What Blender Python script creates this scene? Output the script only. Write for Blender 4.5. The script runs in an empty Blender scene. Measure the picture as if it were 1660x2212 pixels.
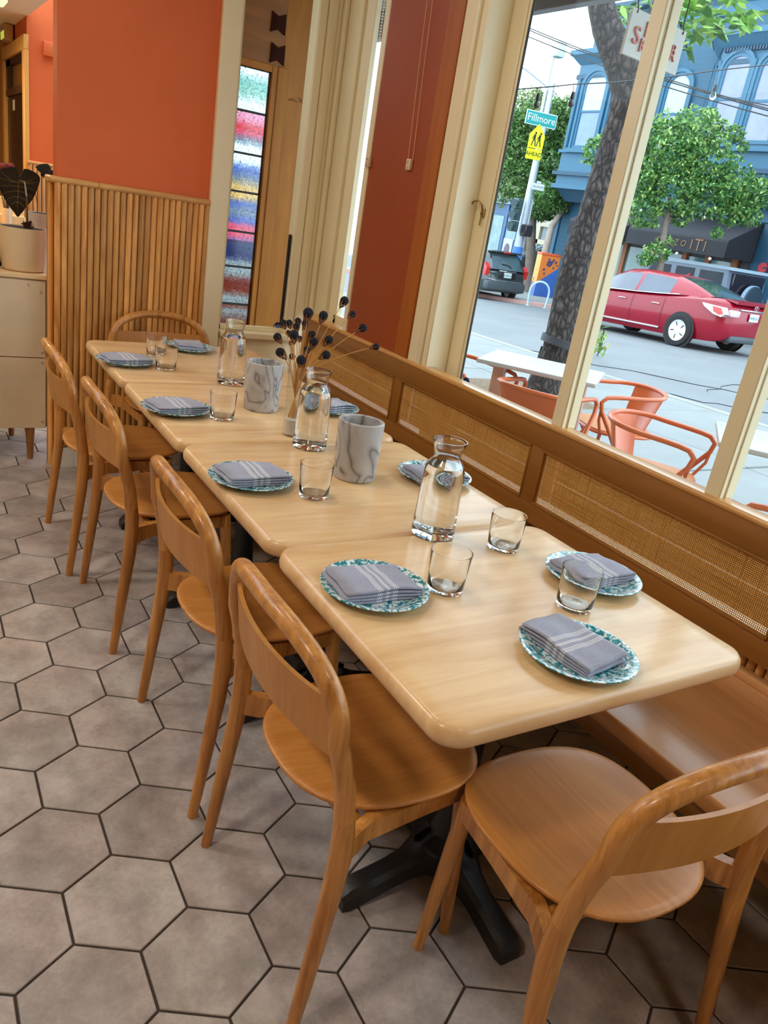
import bpy, bmesh, math, random
from mathutils import Vector, Matrix, Quaternion
random.seed(7)
C = bpy.context.scene.collection
SC = bpy.context.scene

# ------------------------------------------------------------------ camera
CAM_R = Matrix(((0.853156, -0.49786, 0.155755), (-0.058572, -0.388114, -0.919748), (0.518357, 0.775566, -0.360283)))
CAM_Z = 1.4466
FOC = 1665.295
cd = bpy.data.cameras.new('camera')
cam = bpy.data.objects.new('camera', cd)
C.objects.link(cam)
cd.sensor_fit = 'VERTICAL'
cd.sensor_height = 36.0
cd.lens = 36.0 * FOC / 2212.0
cd.clip_start = 0.05
cd.clip_end = 300
mw = Matrix.Identity(4)
for i in range(3):
    mw[i][0] = CAM_R[0][i]
    mw[i][1] = -CAM_R[1][i]
    mw[i][2] = -CAM_R[2][i]
mw[2][3] = CAM_Z
cam.matrix_world = mw
SC.camera = cam

# ------------------------------------------------------------------ world, lights, exposure
wd = bpy.data.worlds.new('overcast_sky')
SC.world = wd
wd.use_nodes = True
bg = wd.node_tree.nodes['Background']
bg.inputs[0].default_value = (0.74, 0.89, 1.0, 1)
bg.inputs[1].default_value = 4.2
SC.view_settings.view_transform = 'Standard'
SC.view_settings.look = 'None'
SC.view_settings.gamma = 1.0
SC.view_settings.use_curve_mapping = False
SC.view_settings.exposure = 0.16

def area(name, loc, size, power, col, rot=(0, 0, 0), size_y=None):
    l = bpy.data.lights.new(name, 'AREA')
    l.energy = power
    l.color = col
    l.size = size
    if size_y:
        l.shape = 'RECTANGLE'
        l.size_y = size_y
    o = bpy.data.objects.new(name, l)
    o.location = loc
    o.rotation_euler = rot
    C.objects.link(o)
    return o
WARM = (1.0, 0.87, 0.72)
area('ceiling_lamp', (-1.3, 0.6, 3.02), 0.32, 26, WARM)
area('ceiling_lamp', (-1.3, 3.0, 3.02), 0.32, 28, WARM)
area('ceiling_lamp', (0.6, 2.2, 3.02), 0.32, 10, WARM)
area('ceiling_lamp', (0.7, -0.8, 3.02), 0.32, 10, WARM)
area('ceiling_lamp', (0.0, 6.0, 2.15), 0.4, 20, (1.0, 0.74, 0.44))

# ------------------------------------------------------------------ helpers
def lin(c):
    c = c / 255.0
    return c / 12.92 if c <= 0.04045 else ((c + 0.055) / 1.055) ** 2.4
def rgb(r, g, b):
    return (lin(r), lin(g), lin(b), 1)
def tag(o, label=None, cat=None, group=None, kind=None):
    if label: o['label'] = label
    if cat: o['category'] = cat
    if group: o['group'] = group
    if kind: o['kind'] = kind
    return o
def thing(name, label, cat, loc=(0, 0, 0), rotz=0, group=None):
    o = bpy.data.objects.new(name, None)
    o.empty_display_size = 0.1
    C.objects.link(o)
    o.location = loc
    o.rotation_euler = (0, 0, rotz)
    return tag(o, label, cat, group)
def finish(name, bm, m, parent=None, smooth=True, ang=40):
    me = bpy.data.meshes.new(name)
    bmesh.ops.recalc_face_normals(bm, faces=bm.faces[:])
    bm.to_mesh(me)
    bm.free()
    if isinstance(m, (list, tuple)):
        for k in m: me.materials.append(k)
    elif m: me.materials.append(m)
    if smooth:
        me.shade_smooth()
        me.set_sharp_from_angle(angle=math.radians(ang))
    return link(name, me, parent)
def link(name, me, parent=None, loc=None, rotz=None):
    o = bpy.data.objects.new(name, me)
    C.objects.link(o)
    if parent: o.parent = parent
    if loc is not None: o.location = loc
    if rotz is not None: o.rotation_euler = (0, 0, rotz)
    return o
def dup(root, loc, rotz, label, group=None):
    r = root.copy()
    C.objects.link(r)
    r.location = loc
    r.rotation_euler = (root.rotation_euler[0], root.rotation_euler[1], rotz)
    r['label'] = label
    if group: r['group'] = group
    for ch in list(root.children):
        c = ch.copy()
        C.objects.link(c)
        c.parent = r
        for g in ch.children:
            d = g.copy()
            C.objects.link(d)
            d.parent = c
    return r
def nb():
    return bmesh.new()
def box(bm, lo, hi, bev=0, seg=2, mat=None, mi=0):
    vs = [bm.verts.new((x, y, z)) for x in (lo[0], hi[0]) for y in (lo[1], hi[1]) for z in (lo[2], hi[2])]
    fs = [bm.faces.new([vs[i] for i in q]) for q in ((0, 1, 3, 2), (4, 6, 7, 5), (0, 4, 5, 1), (2, 3, 7, 6), (0, 2, 6, 4), (1, 5, 7, 3))]
    for f in fs: f.material_index = mi
    if bev:
        es = list({e for f in fs for e in f.edges})
        r = bmesh.ops.bevel(bm, geom=es, offset=bev, segments=seg, profile=0.5, affect='EDGES')
        vs = list({v for f in r['faces'] for v in f.verts} | {v for v in vs if v.is_valid})
        for f in r['faces']: f.material_index = mi
    if mat is not None:
        bmesh.ops.transform(bm, matrix=mat, verts=[v for v in vs if v.is_valid])
    return vs
def rbox(name, lo, hi, m, parent=None, bev=0.002, seg=1):
    bm = nb()
    box(bm, lo, hi, bev, seg)
    return finish(name, bm, m, parent)
def prism(bm, poly, axis, a, b, mi=0):
    """extrude a 2-D polygon along an axis (0 x, 1 y, 2 z) from a to b"""
    def pt(p, t):
        q = [p[0], p[1]]
        q.insert(axis, t)
        return q
    A = [bm.verts.new(pt(p, a)) for p in poly]
    B = [bm.verts.new(pt(p, b)) for p in poly]
    n = len(poly)
    fs = [bm.faces.new(A), bm.faces.new(B[::-1])]
    for i in range(n):
        fs.append(bm.faces.new([A[i], A[(i + 1) % n], B[(i + 1) % n], B[i]]))
    for f in fs: f.material_index = mi
    return A + B
def tube(bm, pts, rad, seg=10, closed=False, flat=1.0, up=None, mi=0):
    pts = [Vector(p) for p in pts]
    n = len(pts)
    if not hasattr(rad, '__len__'): rad = [rad] * n
    T = []
    for i in range(n):
        a = pts[(i - 1) % n] if (closed or i > 0) else pts[i]
        b = pts[(i + 1) % n] if (closed or i < n - 1) else pts[i]
        T.append((b - a).normalized())
    u = Vector(up) if up else (Vector((0, 0, 1)) if abs(T[0].z) < 0.9 else Vector((1, 0, 0)))
    u = (u - T[0] * u.dot(T[0])).normalized()
    rings = []
    for i in range(n):
        if i:
            u = T[i - 1].rotation_difference(T[i]) @ u
            u = (u - T[i] * u.dot(T[i])).normalized()
        w = T[i].cross(u)
        rings.append([bm.verts.new(pts[i] + (u * math.cos(2 * math.pi * k / seg) + w * math.sin(2 * math.pi * k / seg) * flat) * rad[i]) for k in range(seg)])
    for i in range(n if closed else n - 1):
        A, B = rings[i], rings[(i + 1) % n]
        for k in range(seg):
            f = bm.faces.new([A[k], A[(k + 1) % seg], B[(k + 1) % seg], B[k]])
            f.material_index = mi
    if not closed:
        bm.faces.new(rings[0][::-1]).material_index = mi
        bm.faces.new(rings[-1]).material_index = mi
def lathe(bm, prof, seg=32, c=(0, 0, 0), mi=0, mat=None):
    rings = []
    for r, z in prof:
        if r < 1e-6:
            rings.append([bm.verts.new((c[0], c[1], c[2] + z))])
        else:
            rings.append([bm.verts.new((c[0] + r * math.cos(2 * math.pi * k / seg), c[1] + r * math.sin(2 * math.pi * k / seg), c[2] + z)) for k in range(seg)])
    for A, B in zip(rings, rings[1:]):
        for k in range(seg):
            if len(A) == 1 and len(B) == 1: continue
            if len(A) == 1: f = bm.faces.new([A[0], B[k], B[(k + 1) % seg]])
            elif len(B) == 1: f = bm.faces.new([A[k], A[(k + 1) % seg], B[0]])
            else: f = bm.faces.new([A[k], A[(k + 1) % seg], B[(k + 1) % seg], B[k]])
            f.material_index = mi
    vs = [v for r in rings for v in r]
    if mat is not None: bmesh.ops.transform(bm, matrix=mat, verts=vs)
    return vs
def ball(bm, c, r, u=12, v=8, sc=(1, 1, 1), mi=0):
    M = Matrix.Translation(c) @ Matrix.Diagonal((r * sc[0], r * sc[1], r * sc[2], 1))
    q = bmesh.ops.create_uvsphere(bm, u_segments=u, v_segments=v, radius=1, matrix=M)
    for x in q['verts']:
        for f in x.link_faces: f.material_index = mi
def text(name, s, size, depth, m, M, parent=None, align='CENTER', shear=0):
    cu = bpy.data.curves.new(name, 'FONT')
    cu.body = s
    cu.size = size
    cu.extrude = depth
    cu.align_x = align
    cu.align_y = 'CENTER'
    cu.shear = shear
    cu.resolution_u = 4
    t = bpy.data.objects.new(name, cu)
    C.objects.link(t)
    dg = bpy.context.evaluated_depsgraph_get()
    me = bpy.data.meshes.new_from_object(t.evaluated_get(dg))
    bpy.data.objects.remove(t)
    me.transform(M)
    me.materials.clear()
    me.materials.append(m)
    return link(name, me, parent)
def frame(o, x, y):
    """matrix with given origin, local x and y directions"""
    x = Vector(x).normalized()
    z = x.cross(Vector(y)).normalized()
    y = z.cross(x)
    M = Matrix.Identity(4)
    for i in range(3):
        M[i][0], M[i][1], M[i][2], M[i][3] = x[i], y[i], z[i], o[i]
    return M
# sight lines from the surveyed camera: real points at a known plane or distance
def ray(u, v):
    return CAM_R.transposed() @ Vector(((u - 830) / FOC, (v - 1106) / FOC, 1))
CP = Vector((0, 0, CAM_Z))
def at(u, v, Z):
    return CP + ray(u, v) * Z
def on(axis, u, v, val):
    d = ray(u, v)
    return CP + d * ((val - CP[axis]) / d[axis])

# ------------------------------------------------------------------ materials
def node(nt, t, **kw):
    n = nt.nodes.new(t)
    for k, v in kw.items():
        if hasattr(n, k) and not k[0].isupper(): setattr(n, k, v)
        else: n.inputs[k.replace('_', ' ')].default_value = v
    return n
def base(name):
    m = bpy.data.materials.new(name)
    m.use_nodes = True
    nt = m.node_tree
    return m, nt, nt.nodes['Principled BSDF']
def ramp(nt, stops, interp='LINEAR'):
    r = nt.nodes.new('ShaderNodeValToRGB')
    r.color_ramp.interpolation = interp
    e = r.color_ramp.elements
    while len(e) < len(stops): e.new(0.5)
    for q, (p, c) in zip(e, stops):
        q.position = p
        q.color = c if len(c) == 4 else (*c, 1)
    return r
def coords(nt, scale=(1, 1, 1), kind='Object', rot=(0, 0, 0)):
    tc = nt.nodes.new('ShaderNodeTexCoord')
    mp = nt.nodes.new('ShaderNodeMapping')
    mp.inputs['Scale'].default_value = scale
    mp.inputs['Rotation'].default_value = rot
    nt.links.new(tc.outputs[kind], mp.inputs['Vector'])
    return mp
ALB = 1.0
def plain(name, col, rough=0.5, metal=0.0, var=0.0, vscale=8.0, bump=0.0, bscale=60.0, coat=0.0, spec=0.5, rnd=0.0, emit=0.0):
    if not emit and not metal: col = tuple(c * ALB for c in col[:3])
    m, nt, b = base(name)
    b.inputs['Roughness'].default_value = rough
    b.inputs['Metallic'].default_value = metal
    b.inputs['Coat Weight'].default_value = coat
    b.inputs['Coat Roughness'].default_value = 0.08
    b.inputs['Specular IOR Level'].default_value = spec
    L = nt.links
    mp = coords(nt)
    nz = node(nt, 'ShaderNodeTexNoise', Scale=vscale, Detail=5.0, Roughness=0.6)
    L.new(mp.outputs[0], nz.inputs['Vector'])
    lo = tuple(c * (1 - var) for c in col[:3])
    hi = tuple(min(1, c * (1 + var)) for c in col[:3])
    rp = ramp(nt, [(0.3, lo), (0.7, hi)])
    L.new(nz.outputs['Fac'], rp.inputs[0])
    out = rp.outputs[0]
    if rnd:
        oi = nt.nodes.new('ShaderNodeObjectInfo')
        hs = nt.nodes.new('ShaderNodeHueSaturation')
        mr = node(nt, 'ShaderNodeMapRange', To_Min=1 - rnd, To_Max=1 + rnd)
        L.new(oi.outputs['Random'], mr.inputs['Value'])
        L.new(mr.outputs[0], hs.inputs['Value'])
        L.new(out, hs.inputs['Color'])
        out = hs.outputs[0]
    L.new(out, b.inputs['Base Color'])
    if bump:
        n2 = node(nt, 'ShaderNodeTexNoise', Scale=bscale, Detail=4.0)
        L.new(mp.outputs[0], n2.inputs['Vector'])
        bp = node(nt, 'ShaderNodeBump', Strength=bump, Distance=0.01)
        L.new(n2.outputs['Fac'], bp.inputs['Height'])
        L.new(bp.outputs[0], b.inputs['Normal'])
    if emit:
        L.new(out, b.inputs['Emission Color'])
        b.inputs['Emission Strength'].default_value = emit
    return m
def wood(name, dark, light, axis=0, fine=45.0, rough=0.4, coat=0.0, rnd=0.0, contrast=(0.3, 0.72), cross=0.08, knots=False, spec=0.5):
    m, nt, b = base(name)
    L = nt.links
    s = [fine, fine, fine]
    s[axis] = fine * cross
    mp = coords(nt, tuple(s))
    s2 = [3.0, 3.0, 3.0]
    s2[axis] = 0.7
    mp2 = coords(nt, tuple(s2))
    oi = nt.nodes.new('ShaderNodeObjectInfo')
    off = node(nt, 'ShaderNodeMath', operation='MULTIPLY')
    off.inputs[1].default_value = 40.0
    L.new(oi.outputs['Random'], off.inputs[0])
    a1 = nt.nodes.new('ShaderNodeVectorMath')
    L.new(mp.outputs[0], a1.inputs[0])
    L.new(off.outputs[0], a1.inputs[1])
    a2 = nt.nodes.new('ShaderNodeVectorMath')
    L.new(mp2.outputs[0], a2.inputs[0])
    L.new(off.outputs[0], a2.inputs[1])
    n1 = node(nt, 'ShaderNodeTexNoise', Scale=1.0, Detail=6.0, Roughness=0.65, Distortion=0.6)
    L.new(a1.outputs[0], n1.inputs['Vector'])
    n2 = node(nt, 'ShaderNodeTexNoise', Scale=2.2, Detail=4.0, Roughness=0.55, Distortion=1.6)
    L.new(a2.outputs[0], n2.inputs['Vector'])
    mx = node(nt, 'ShaderNodeMix', data_type='FLOAT')
    mx.inputs[0].default_value = 0.45
    L.new(n1.outputs['Fac'], mx.inputs[2])
    L.new(n2.outputs['Fac'], mx.inputs[3])
    rp = ramp(nt, [(contrast[0], dark), (contrast[1], light)])
    L.new(mx.outputs[0], rp.inputs[0])
    out = rp.outputs[0]
    if rnd:
        hs = nt.nodes.new('ShaderNodeHueSaturation')
        mr = node(nt, 'ShaderNodeMapRange', To_Min=1 - rnd, To_Max=1 + rnd)
        L.new(oi.outputs['Random'], mr.inputs['Value'])
        L.new(mr.outputs[0], hs.inputs['Value'])
        L.new(out, hs.inputs['Color'])
        out = hs.outputs[0]
    L.new(out, b.inputs['Base Color'])
    b.inputs['Roughness'].default_value = rough
    b.inputs['Coat Weight'].default_value = coat
    b.inputs['Coat Roughness'].default_value = 0.15
    b.inputs['Specular IOR Level'].default_value = spec
    bp = node(nt, 'ShaderNodeBump', Strength=0.06, Distance=0.002)
    L.new(n1.outputs['Fac'], bp.inputs['Height'])
    L.new(bp.outputs[0], b.inputs['Normal'])
    return m
def glass(name, col=(1, 1, 1, 1), ior=1.45, rough=0.0):
    m, nt, b = base(name)
    b.inputs['Base Color'].default_value = col
    b.inputs['Transmission Weight'].default_value = 1.0
    b.inputs['Roughness'].default_value = rough
    b.inputs['IOR'].default_value = ior
    return m
def mixglass(name, col, ior, k):
    """clear glass: refraction mixed with straight transmission, as thin walls show it"""
    m = glass(name, col, ior)
    nt = m.node_tree
    t = node(nt, 'ShaderNodeBsdfTransparent', Color=col)
    mx = nt.nodes.new('ShaderNodeMixShader')
    mx.inputs[0].default_value = k
    nt.links.new(nt.nodes['Principled BSDF'].outputs[0], mx.inputs[1])
    nt.links.new(t.outputs[0], mx.inputs[2])
    nt.links.new(mx.outputs[0], nt.nodes['Material Output'].inputs[0])
    return m
def pane_mat(name, col=(0.97, 0.985, 0.98, 1), refl=0.16):
    """thin window pane: clear transmission plus a Fresnel reflection"""
    m = bpy.data.materials.new(name)
    m.use_nodes = True
    nt = m.node_tree
    nt.nodes.clear()
    o = nt.nodes.new('ShaderNodeOutputMaterial')
    t = node(nt, 'ShaderNodeBsdfTransparent', Color=col)
    g = node(nt, 'ShaderNodeBsdfGlossy', Roughness=0.0)
    f = node(nt, 'ShaderNodeLayerWeight', Blend=0.5)
    p5 = node(nt, 'ShaderNodeMath', operation='POWER')
    p5.inputs[1].default_value = 5.0
    k = node(nt, 'ShaderNodeMath', operation='MULTIPLY_ADD')
    k.inputs[1].default_value = 0.9 * refl
    k.inputs[2].default_value = 0.04 * refl
    mx = nt.nodes.new('ShaderNodeMixShader')
    nt.links.new(f.outputs['Facing'], p5.inputs[0])
    nt.links.new(p5.outputs[0], k.inputs[0])
    nt.links.new(k.outputs[0], mx.inputs[0])
    nt.links.new(t.outputs[0], mx.inputs[1])
    nt.links.new(g.outputs[0], mx.inputs[2])
    nt.links.new(mx.outputs[0], o.inputs[0])
    return m

OAK_TABLE = wood('table_maple', rgb(212, 168, 116), rgb(238, 204, 156), 0, 30, 0.36, 0.25, rnd=0.03, contrast=(0.36, 0.64))
OAK_SEAT = wood('chair_seat_oak', rgb(176, 110, 42), rgb(214, 150, 78), 1, 70, 0.42, 0.15, cross=0.05)
OAK_FRAME = wood('chair_frame_oak', rgb(150, 88, 28), rgb(220, 158, 82), 2, 60, 0.38, 0.25, cross=0.06, contrast=(0.36, 0.66))
OAK_PANEL = wood('chair_back_oak', rgb(174, 110, 42), rgb(206, 144, 70), 2, 70, 0.42, 0.15, cross=0.05)
BENCH_W = wood('bench_wood', rgb(130, 82, 24), rgb(160, 106, 40), 1, 40, 0.42, 0.15, cross=0.05)
BENCH_SEAT = wood('bench_seat_wood', rgb(194, 132, 76), rgb(218, 164, 108), 1, 30, 0.28, 0.35, cross=0.06)
RATTAN = wood('rattan_pole', rgb(176, 112, 46), rgb(232, 176, 102), 2, 18, 0.34, 0.25, rnd=0.26, cross=0.1, contrast=(0.36, 0.64))
RATTAN_R = wood('rattan_rail', rgb(176, 118, 58), rgb(222, 172, 104), 0, 38, 0.45, 0.1, cross=0.1)
PLY = wood('plywood', rgb(138, 82, 12), rgb(176, 114, 34), 2, 14, 0.5, 0.0, spec=0.25, cross=0.08)
REDWOOD = wood('stained_board', rgb(146, 74, 12), rgb(178, 100, 28), 2, 16, 0.5, cross=0.06)
CREAM = plain('cream_paint', rgb(230, 217, 180), 0.35, var=0.03, vscale=3)
CREAM_D = plain('cream_paint_groove', rgb(196, 168, 110), 0.4, var=0.03)
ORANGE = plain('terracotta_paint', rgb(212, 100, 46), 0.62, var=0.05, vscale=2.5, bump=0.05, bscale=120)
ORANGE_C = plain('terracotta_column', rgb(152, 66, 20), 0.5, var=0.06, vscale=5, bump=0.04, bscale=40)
BLACK_IRON = plain('black_iron', rgb(20, 20, 22), 0.38, bump=0.08, bscale=220, spec=0.5)
GASKET = plain('black_gasket', rgb(22, 22, 22), 0.6)
WHITE_PAINT = plain('white_paint', rgb(236, 228, 210), 0.5, var=0.03)
GROUT = plain('dark_grout', rgb(62, 52, 46), 0.9, var=0.1, vscale=30)
def make_tile():
    m, nt, b = base('hex_tile_stone')
    L = nt.links
    oi = nt.nodes.new('ShaderNodeObjectInfo')
    mp = coords(nt, (1, 1, 1))
    off = node(nt, 'ShaderNodeMath', operation='MULTIPLY')
    off.inputs[1].default_value = 60.0
    L.new(oi.outputs['Random'], off.inputs[0])
    a = nt.nodes.new('ShaderNodeVectorMath')
    L.new(mp.outputs[0], a.inputs[0])
    L.new(off.outputs[0], a.inputs[1])
    n1 = node(nt, 'ShaderNodeTexNoise', Scale=9.0, Detail=6.0, Roughness=0.62)
    n2 = node(nt, 'ShaderNodeTexNoise', Scale=90.0, Detail=5.0, Roughness=0.75)
    n3 = node(nt, 'ShaderNodeTexNoise', Scale=5.0, Detail=3.0)
    for n in (n1, n2, n3): L.new(a.outputs[0], n.inputs['Vector'])
    r1 = ramp(nt, [(0.34, rgb(140, 132, 128)), (0.5, rgb(174, 165, 160)), (0.66, rgb(202, 195, 190))])
    L.new(n1.outputs['Fac'], r1.inputs[0])
    r2 = ramp(nt, [(0.35, (0.72, 0.72, 0.72)), (0.6, (1, 1, 1)), (0.75, (1.25, 1.22, 1.18))])
    L.new(n2.outputs['Fac'], r2.inputs[0])
    m1 = node(nt, 'ShaderNodeMix', data_type='RGBA', blend_type='MULTIPLY')
    m1.inputs[0].default_value = 0.7
    L.new(r1.outputs[0], m1.inputs[6])
    L.new(r2.outputs[0], m1.inputs[7])
    r3 = ramp(nt, [(0.4, rgb(170, 160, 150)), (0.65, rgb(178, 150, 140))])
    L.new(n3.outputs['Fac'], r3.inputs[0])
    m2 = node(nt, 'ShaderNodeMix', data_type='RGBA', blend_type='MIX')
    m2.inputs[0].default_value = 0.3
    L.new(m1.outputs[2], m2.inputs[6])
    L.new(r3.outputs[0], m2.inputs[7])
    hs = nt.nodes.new('ShaderNodeHueSaturation')
    mr = node(nt, 'ShaderNodeMapRange', To_Min=0.84, To_Max=1.1)
    L.new(oi.outputs['Random'], mr.inputs['Value'])
    L.new(mr.outputs[0], hs.inputs['Value'])
    L.new(m2.outputs[2], hs.inputs['Color'])
    L.new(hs.outputs[0], b.inputs['Base Color'])
    b.inputs['Roughness'].default_value = 0.42
    bp = node(nt, 'ShaderNodeBump', Strength=0.12, Distance=0.003)
    L.new(n2.outputs['Fac'], bp.inputs['Height'])
    L.new(bp.outputs[0], b.inputs['Normal'])
    return m
TILE = make_tile()
PANE = pane_mat('window_glass')
CLEAR = glass('clear_glass', (0.99, 1.0, 1.0, 1), 1.45)
THIN = pane_mat('thin_vase_glass', (0.97, 0.975, 0.972, 1), 0.5)
WATER = glass('drinking_water', (1, 1, 1, 1), 1.33)

# ================================================================== room shell
def struct(o):
    o['kind'] = 'structure'
    return o
XW = 1.85        # inner face of the window wall
YB = 3.92        # face of the back wall
# ---- floor: grout bed and one object per hexagonal tile
bm = nb()
box(bm, (-3.6, -2.6, -0.06), (2.0, 10.2, -0.004))
floor = struct(finish('floor', bm, GROUT, None, False))
E0 = Vector((0.11518138, -0.0665))
E1 = Vector((0.11518138, 0.0665))
O0 = Vector((0.21931752, 1.56853105))
bm = nb()
G = 0.0028
rr = 0.133 - G / math.cos(math.pi / 6)
ang = [math.radians(-30 + 60 * k) for k in range(6)]
prof = [(rr, -0.012), (rr, -0.0016), (rr - 0.0018, 0.0)]
rings = [[bm.verts.new((r * math.cos(a), r * math.sin(a), z)) for a in ang] for r, z in prof]
for A, B in zip(rings, rings[1:]):
    for k in range(6): bm.faces.new([A[k], A[(k + 1) % 6], B[(k + 1) % 6], B[k]])
bm.faces.new(rings[-1])
tile0 = finish('tile', bm, TILE, floor, False)
tile_me = tile0.data
spots = []
for m in range(-40, 60):
    for n in range(-40, 60):
        a, b = m + 2 * n, 1 + m - n
        p = O0 + E0 * a + E1 * b
        if -2.6 < p.x < 1.88 and -1.2 < p.y < 9.5:
            d = Vector((p.x, p.y, 0)) - CP
            q = CAM_R @ d
            if q.z > 0.2:
                u, v = 830 + FOC * q.x / q.z, 1106 + FOC * q.y / q.z
                vis = -140 < u < 1800 and -60 < v < 2400
            else: vis = False
            spots.append((0 if vis else 1, q.length, p))
spots.sort(key=lambda s: (s[0], s[1]))
one = [s for s in spots if s[0] == 0][:298]
rest = spots[len(one):]
for k, (_, _, p) in enumerate(one):
    t = tile0 if k == 0 else link('tile', tile_me, floor)
    t.location = (p.x, p.y, 0)
    t.rotation_euler = (0, 0, math.radians(60 * random.randrange(6)))
bm = nb()
for _, d, p in rest:
    if p.y > 9 or p.y < -1: continue
    vs = [bm.verts.new((p.x + rr * math.cos(a), p.y + rr * math.sin(a), 0)) for a in ang]
    ws = [bm.verts.new((p.x + rr * math.cos(a), p.y + rr * math.sin(a), -0.01)) for a in ang]
    bm.faces.new(vs)
    for k in range(6): bm.faces.new([vs[k], ws[k], ws[(k + 1) % 6], vs[(k + 1) % 6]])
tag(finish('tile_field', bm, TILE, floor, False), kind='stuff')

CEIL = plain('ceiling_paint', rgb(150, 132, 108), 0.8)
struct(rbox('ceiling', (-3.6, -2.6, 3.1), (2.1, 4.1, 3.2), CEIL, bev=0))
struct(rbox('wall_left', (-3.7, -2.6, 0), (-3.6, 10.3, 3.1), plain('warm_wall_paint', rgb(226, 196, 150), 0.6), bev=0))
struct(rbox('wall_front', (-3.6, -2.7, 0), (2.1, -2.6, 3.1), plain('warm_wall_paint_b', rgb(214, 170, 120), 0.6), bev=0))

# ---- back wall with its pole wainscot
WX0, WX1 = 0.605, 1.31
bm = nb()
box(bm, (WX0 + 0.012, YB + 0.012, 0.0), (WX1, YB + 0.11, 3.1))
wall_back = struct(finish('wall_back', bm, ORANGE, None, False))
bm = nb()
lathe(bm, [(0.0142, 0), (0.0142, 0.02), (0.0136, 0.2), (0.0141, 0.21), (0.0142, 0.66), (0.0138, 0.7), (0.0141, 1.1), (0.0142, 1.335)], 14)
pole0 = finish('pole', bm, RATTAN, wall_back)
NP = 25
for k in range(NP):
    p = pole0 if k == 0 else link('pole', pole0.data, wall_back)
    p.location = (WX0 + 0.014 + k * (WX1 - WX0 - 0.024) / (NP - 1), YB, 0.11)
    p.scale = (random.uniform(0.95, 1.05), 1, random.uniform(0.998, 1.0) - 0.079)
    p.rotation_euler = (0, 0, random.uniform(0, 6))
for k in range(NP):
    pass
bm = nb()
pts = [(WX0 - 0.012, YB + 0.10, 1.345), (WX0 - 0.012, YB + 0.03, 1.345), (WX0 - 0.004, YB + 0.0, 1.345), (WX0 + 0.02, YB - 0.004, 1.345)]
tube(bm, pts + [(WX0 + 0.1 * i, YB - 0.004, 1.345 + 0.0012 * (i % 2)) for i in range(1, 8)] + [(WX1, YB - 0.004, 1.345)], 0.0155, 12)
finish('rail', bm, RATTAN_R, wall_back)
for x in (0.79, 1.19):
    bm = nb()
    lathe(bm, [(0.0162, -0.003), (0.0166, 0), (0.0162, 0.003)], 14, mat=Matrix.Translation((x, YB - 0.004, 1.345)) @ Matrix.Rotation(math.pi / 2, 4, 'Y'))
    finish('joint_ring', bm, RATTAN, wall_back)
bm = nb()
lathe(bm, [(0.013, 0), (0.013, 1.33)], 10)
side_pole = finish('pole', bm, RATTAN, wall_back)
side_pole.location = (WX0 - 0.008, YB + 0.045, 0.0)
p = link('pole', side_pole.data, wall_back, (WX0 - 0.008, YB + 0.078, 0.0))
TILE_W = plain('white_base_tile', rgb(214, 210, 202), 0.35)
bt = rbox('base_tile', (0, 0, 0), (0.088, 0.012, 0.105), TILE_W, None, 0.001)
bt.parent = wall_back
bt.location = (WX0 + 0.004, YB - 0.011, 0)
for k in range(1, 8):
    link('base_tile', bt.data, wall_back, (WX0 + 0.004 + k * 0.0885, YB - 0.011, 0))

# ---- cream door post, low panel and interior window to the entry
struct(rbox('trim_1', (1.308, 3.905, 0), (1.401, 4.06, 3.1), CREAM, bev=0.004))
wp = struct(rbox('wall_low_panel', (1.412, 3.93, 0), (1.84, 4.03, 0.70), CREAM, bev=0))
rbox('sill', (1.412, 3.90, 0.70), (1.86, 4.05, 0.735), CREAM, wp, 0.006)
rbox('skirting', (1.412, 3.918, 0), (1.84, 3.93, 0.12), CREAM, wp, 0.002)
iw = struct(rbox('window_2', (1.412, 3.965, 0.735), (1.428, 3.995, 2.9), CREAM, bev=0.002))
rbox('pane', (1.428, 3.978, 0.735), (1.79, 3.982, 2.9), PANE, iw, 0)
rbox('frame_rail', (1.412, 3.965, 0.735), (1.79, 3.995, 0.76), CREAM, iw, 0.002)
rbox('frame_head', (1.412, 3.94, 2.9), (1.85, 4.03, 3.1), CREAM, iw, 0.002)
rbox('frame_gasket', (1.772, 3.972, 0.735), (1.782, 3.99, 1.25), GASKET, iw, 0)
# corner casing, a stack of moulding strips
cw = struct(rbox('trim_2', (1.786, 3.935, 0.0), (1.835, 4.03, 3.1), CREAM, bev=0.008))
rbox('moulding', (1.835, 3.918, 0.0), (1.878, 4.03, 3.1), CREAM, cw, 0.006, 2)
rbox('moulding', (1.878, 3.928, 0.0), (1.905, 4.03, 3.1), CREAM, cw, 0.004)
rbox('moulding', (1.905, 3.902, 0.0), (1.93, 4.03, 3.1), CREAM, cw, 0.008, 3)
# ---- window wall: sill wall, column, casings, mullions and panes
wr = struct(rbox('wall_right', (1.91, -2.6, -0.3), (2.06, 4.03, 0.49), CREAM, bev=0))
rbox('sill', (1.912, -2.6, 0.49), (2.08, 4.03, 0.515), CREAM, wr, 0.005)
rbox('head', (1.86, -2.6, 2.72), (2.06, 4.03, 3.1), CREAM, wr, 0.003)
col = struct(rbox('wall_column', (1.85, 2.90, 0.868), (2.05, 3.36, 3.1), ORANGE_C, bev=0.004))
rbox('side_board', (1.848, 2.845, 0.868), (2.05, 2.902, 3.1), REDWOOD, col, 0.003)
rbox('side_board', (1.844, 2.79, 0.868), (2.05, 2.846, 3.1), REDWOOD, col, 0.004)
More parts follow.
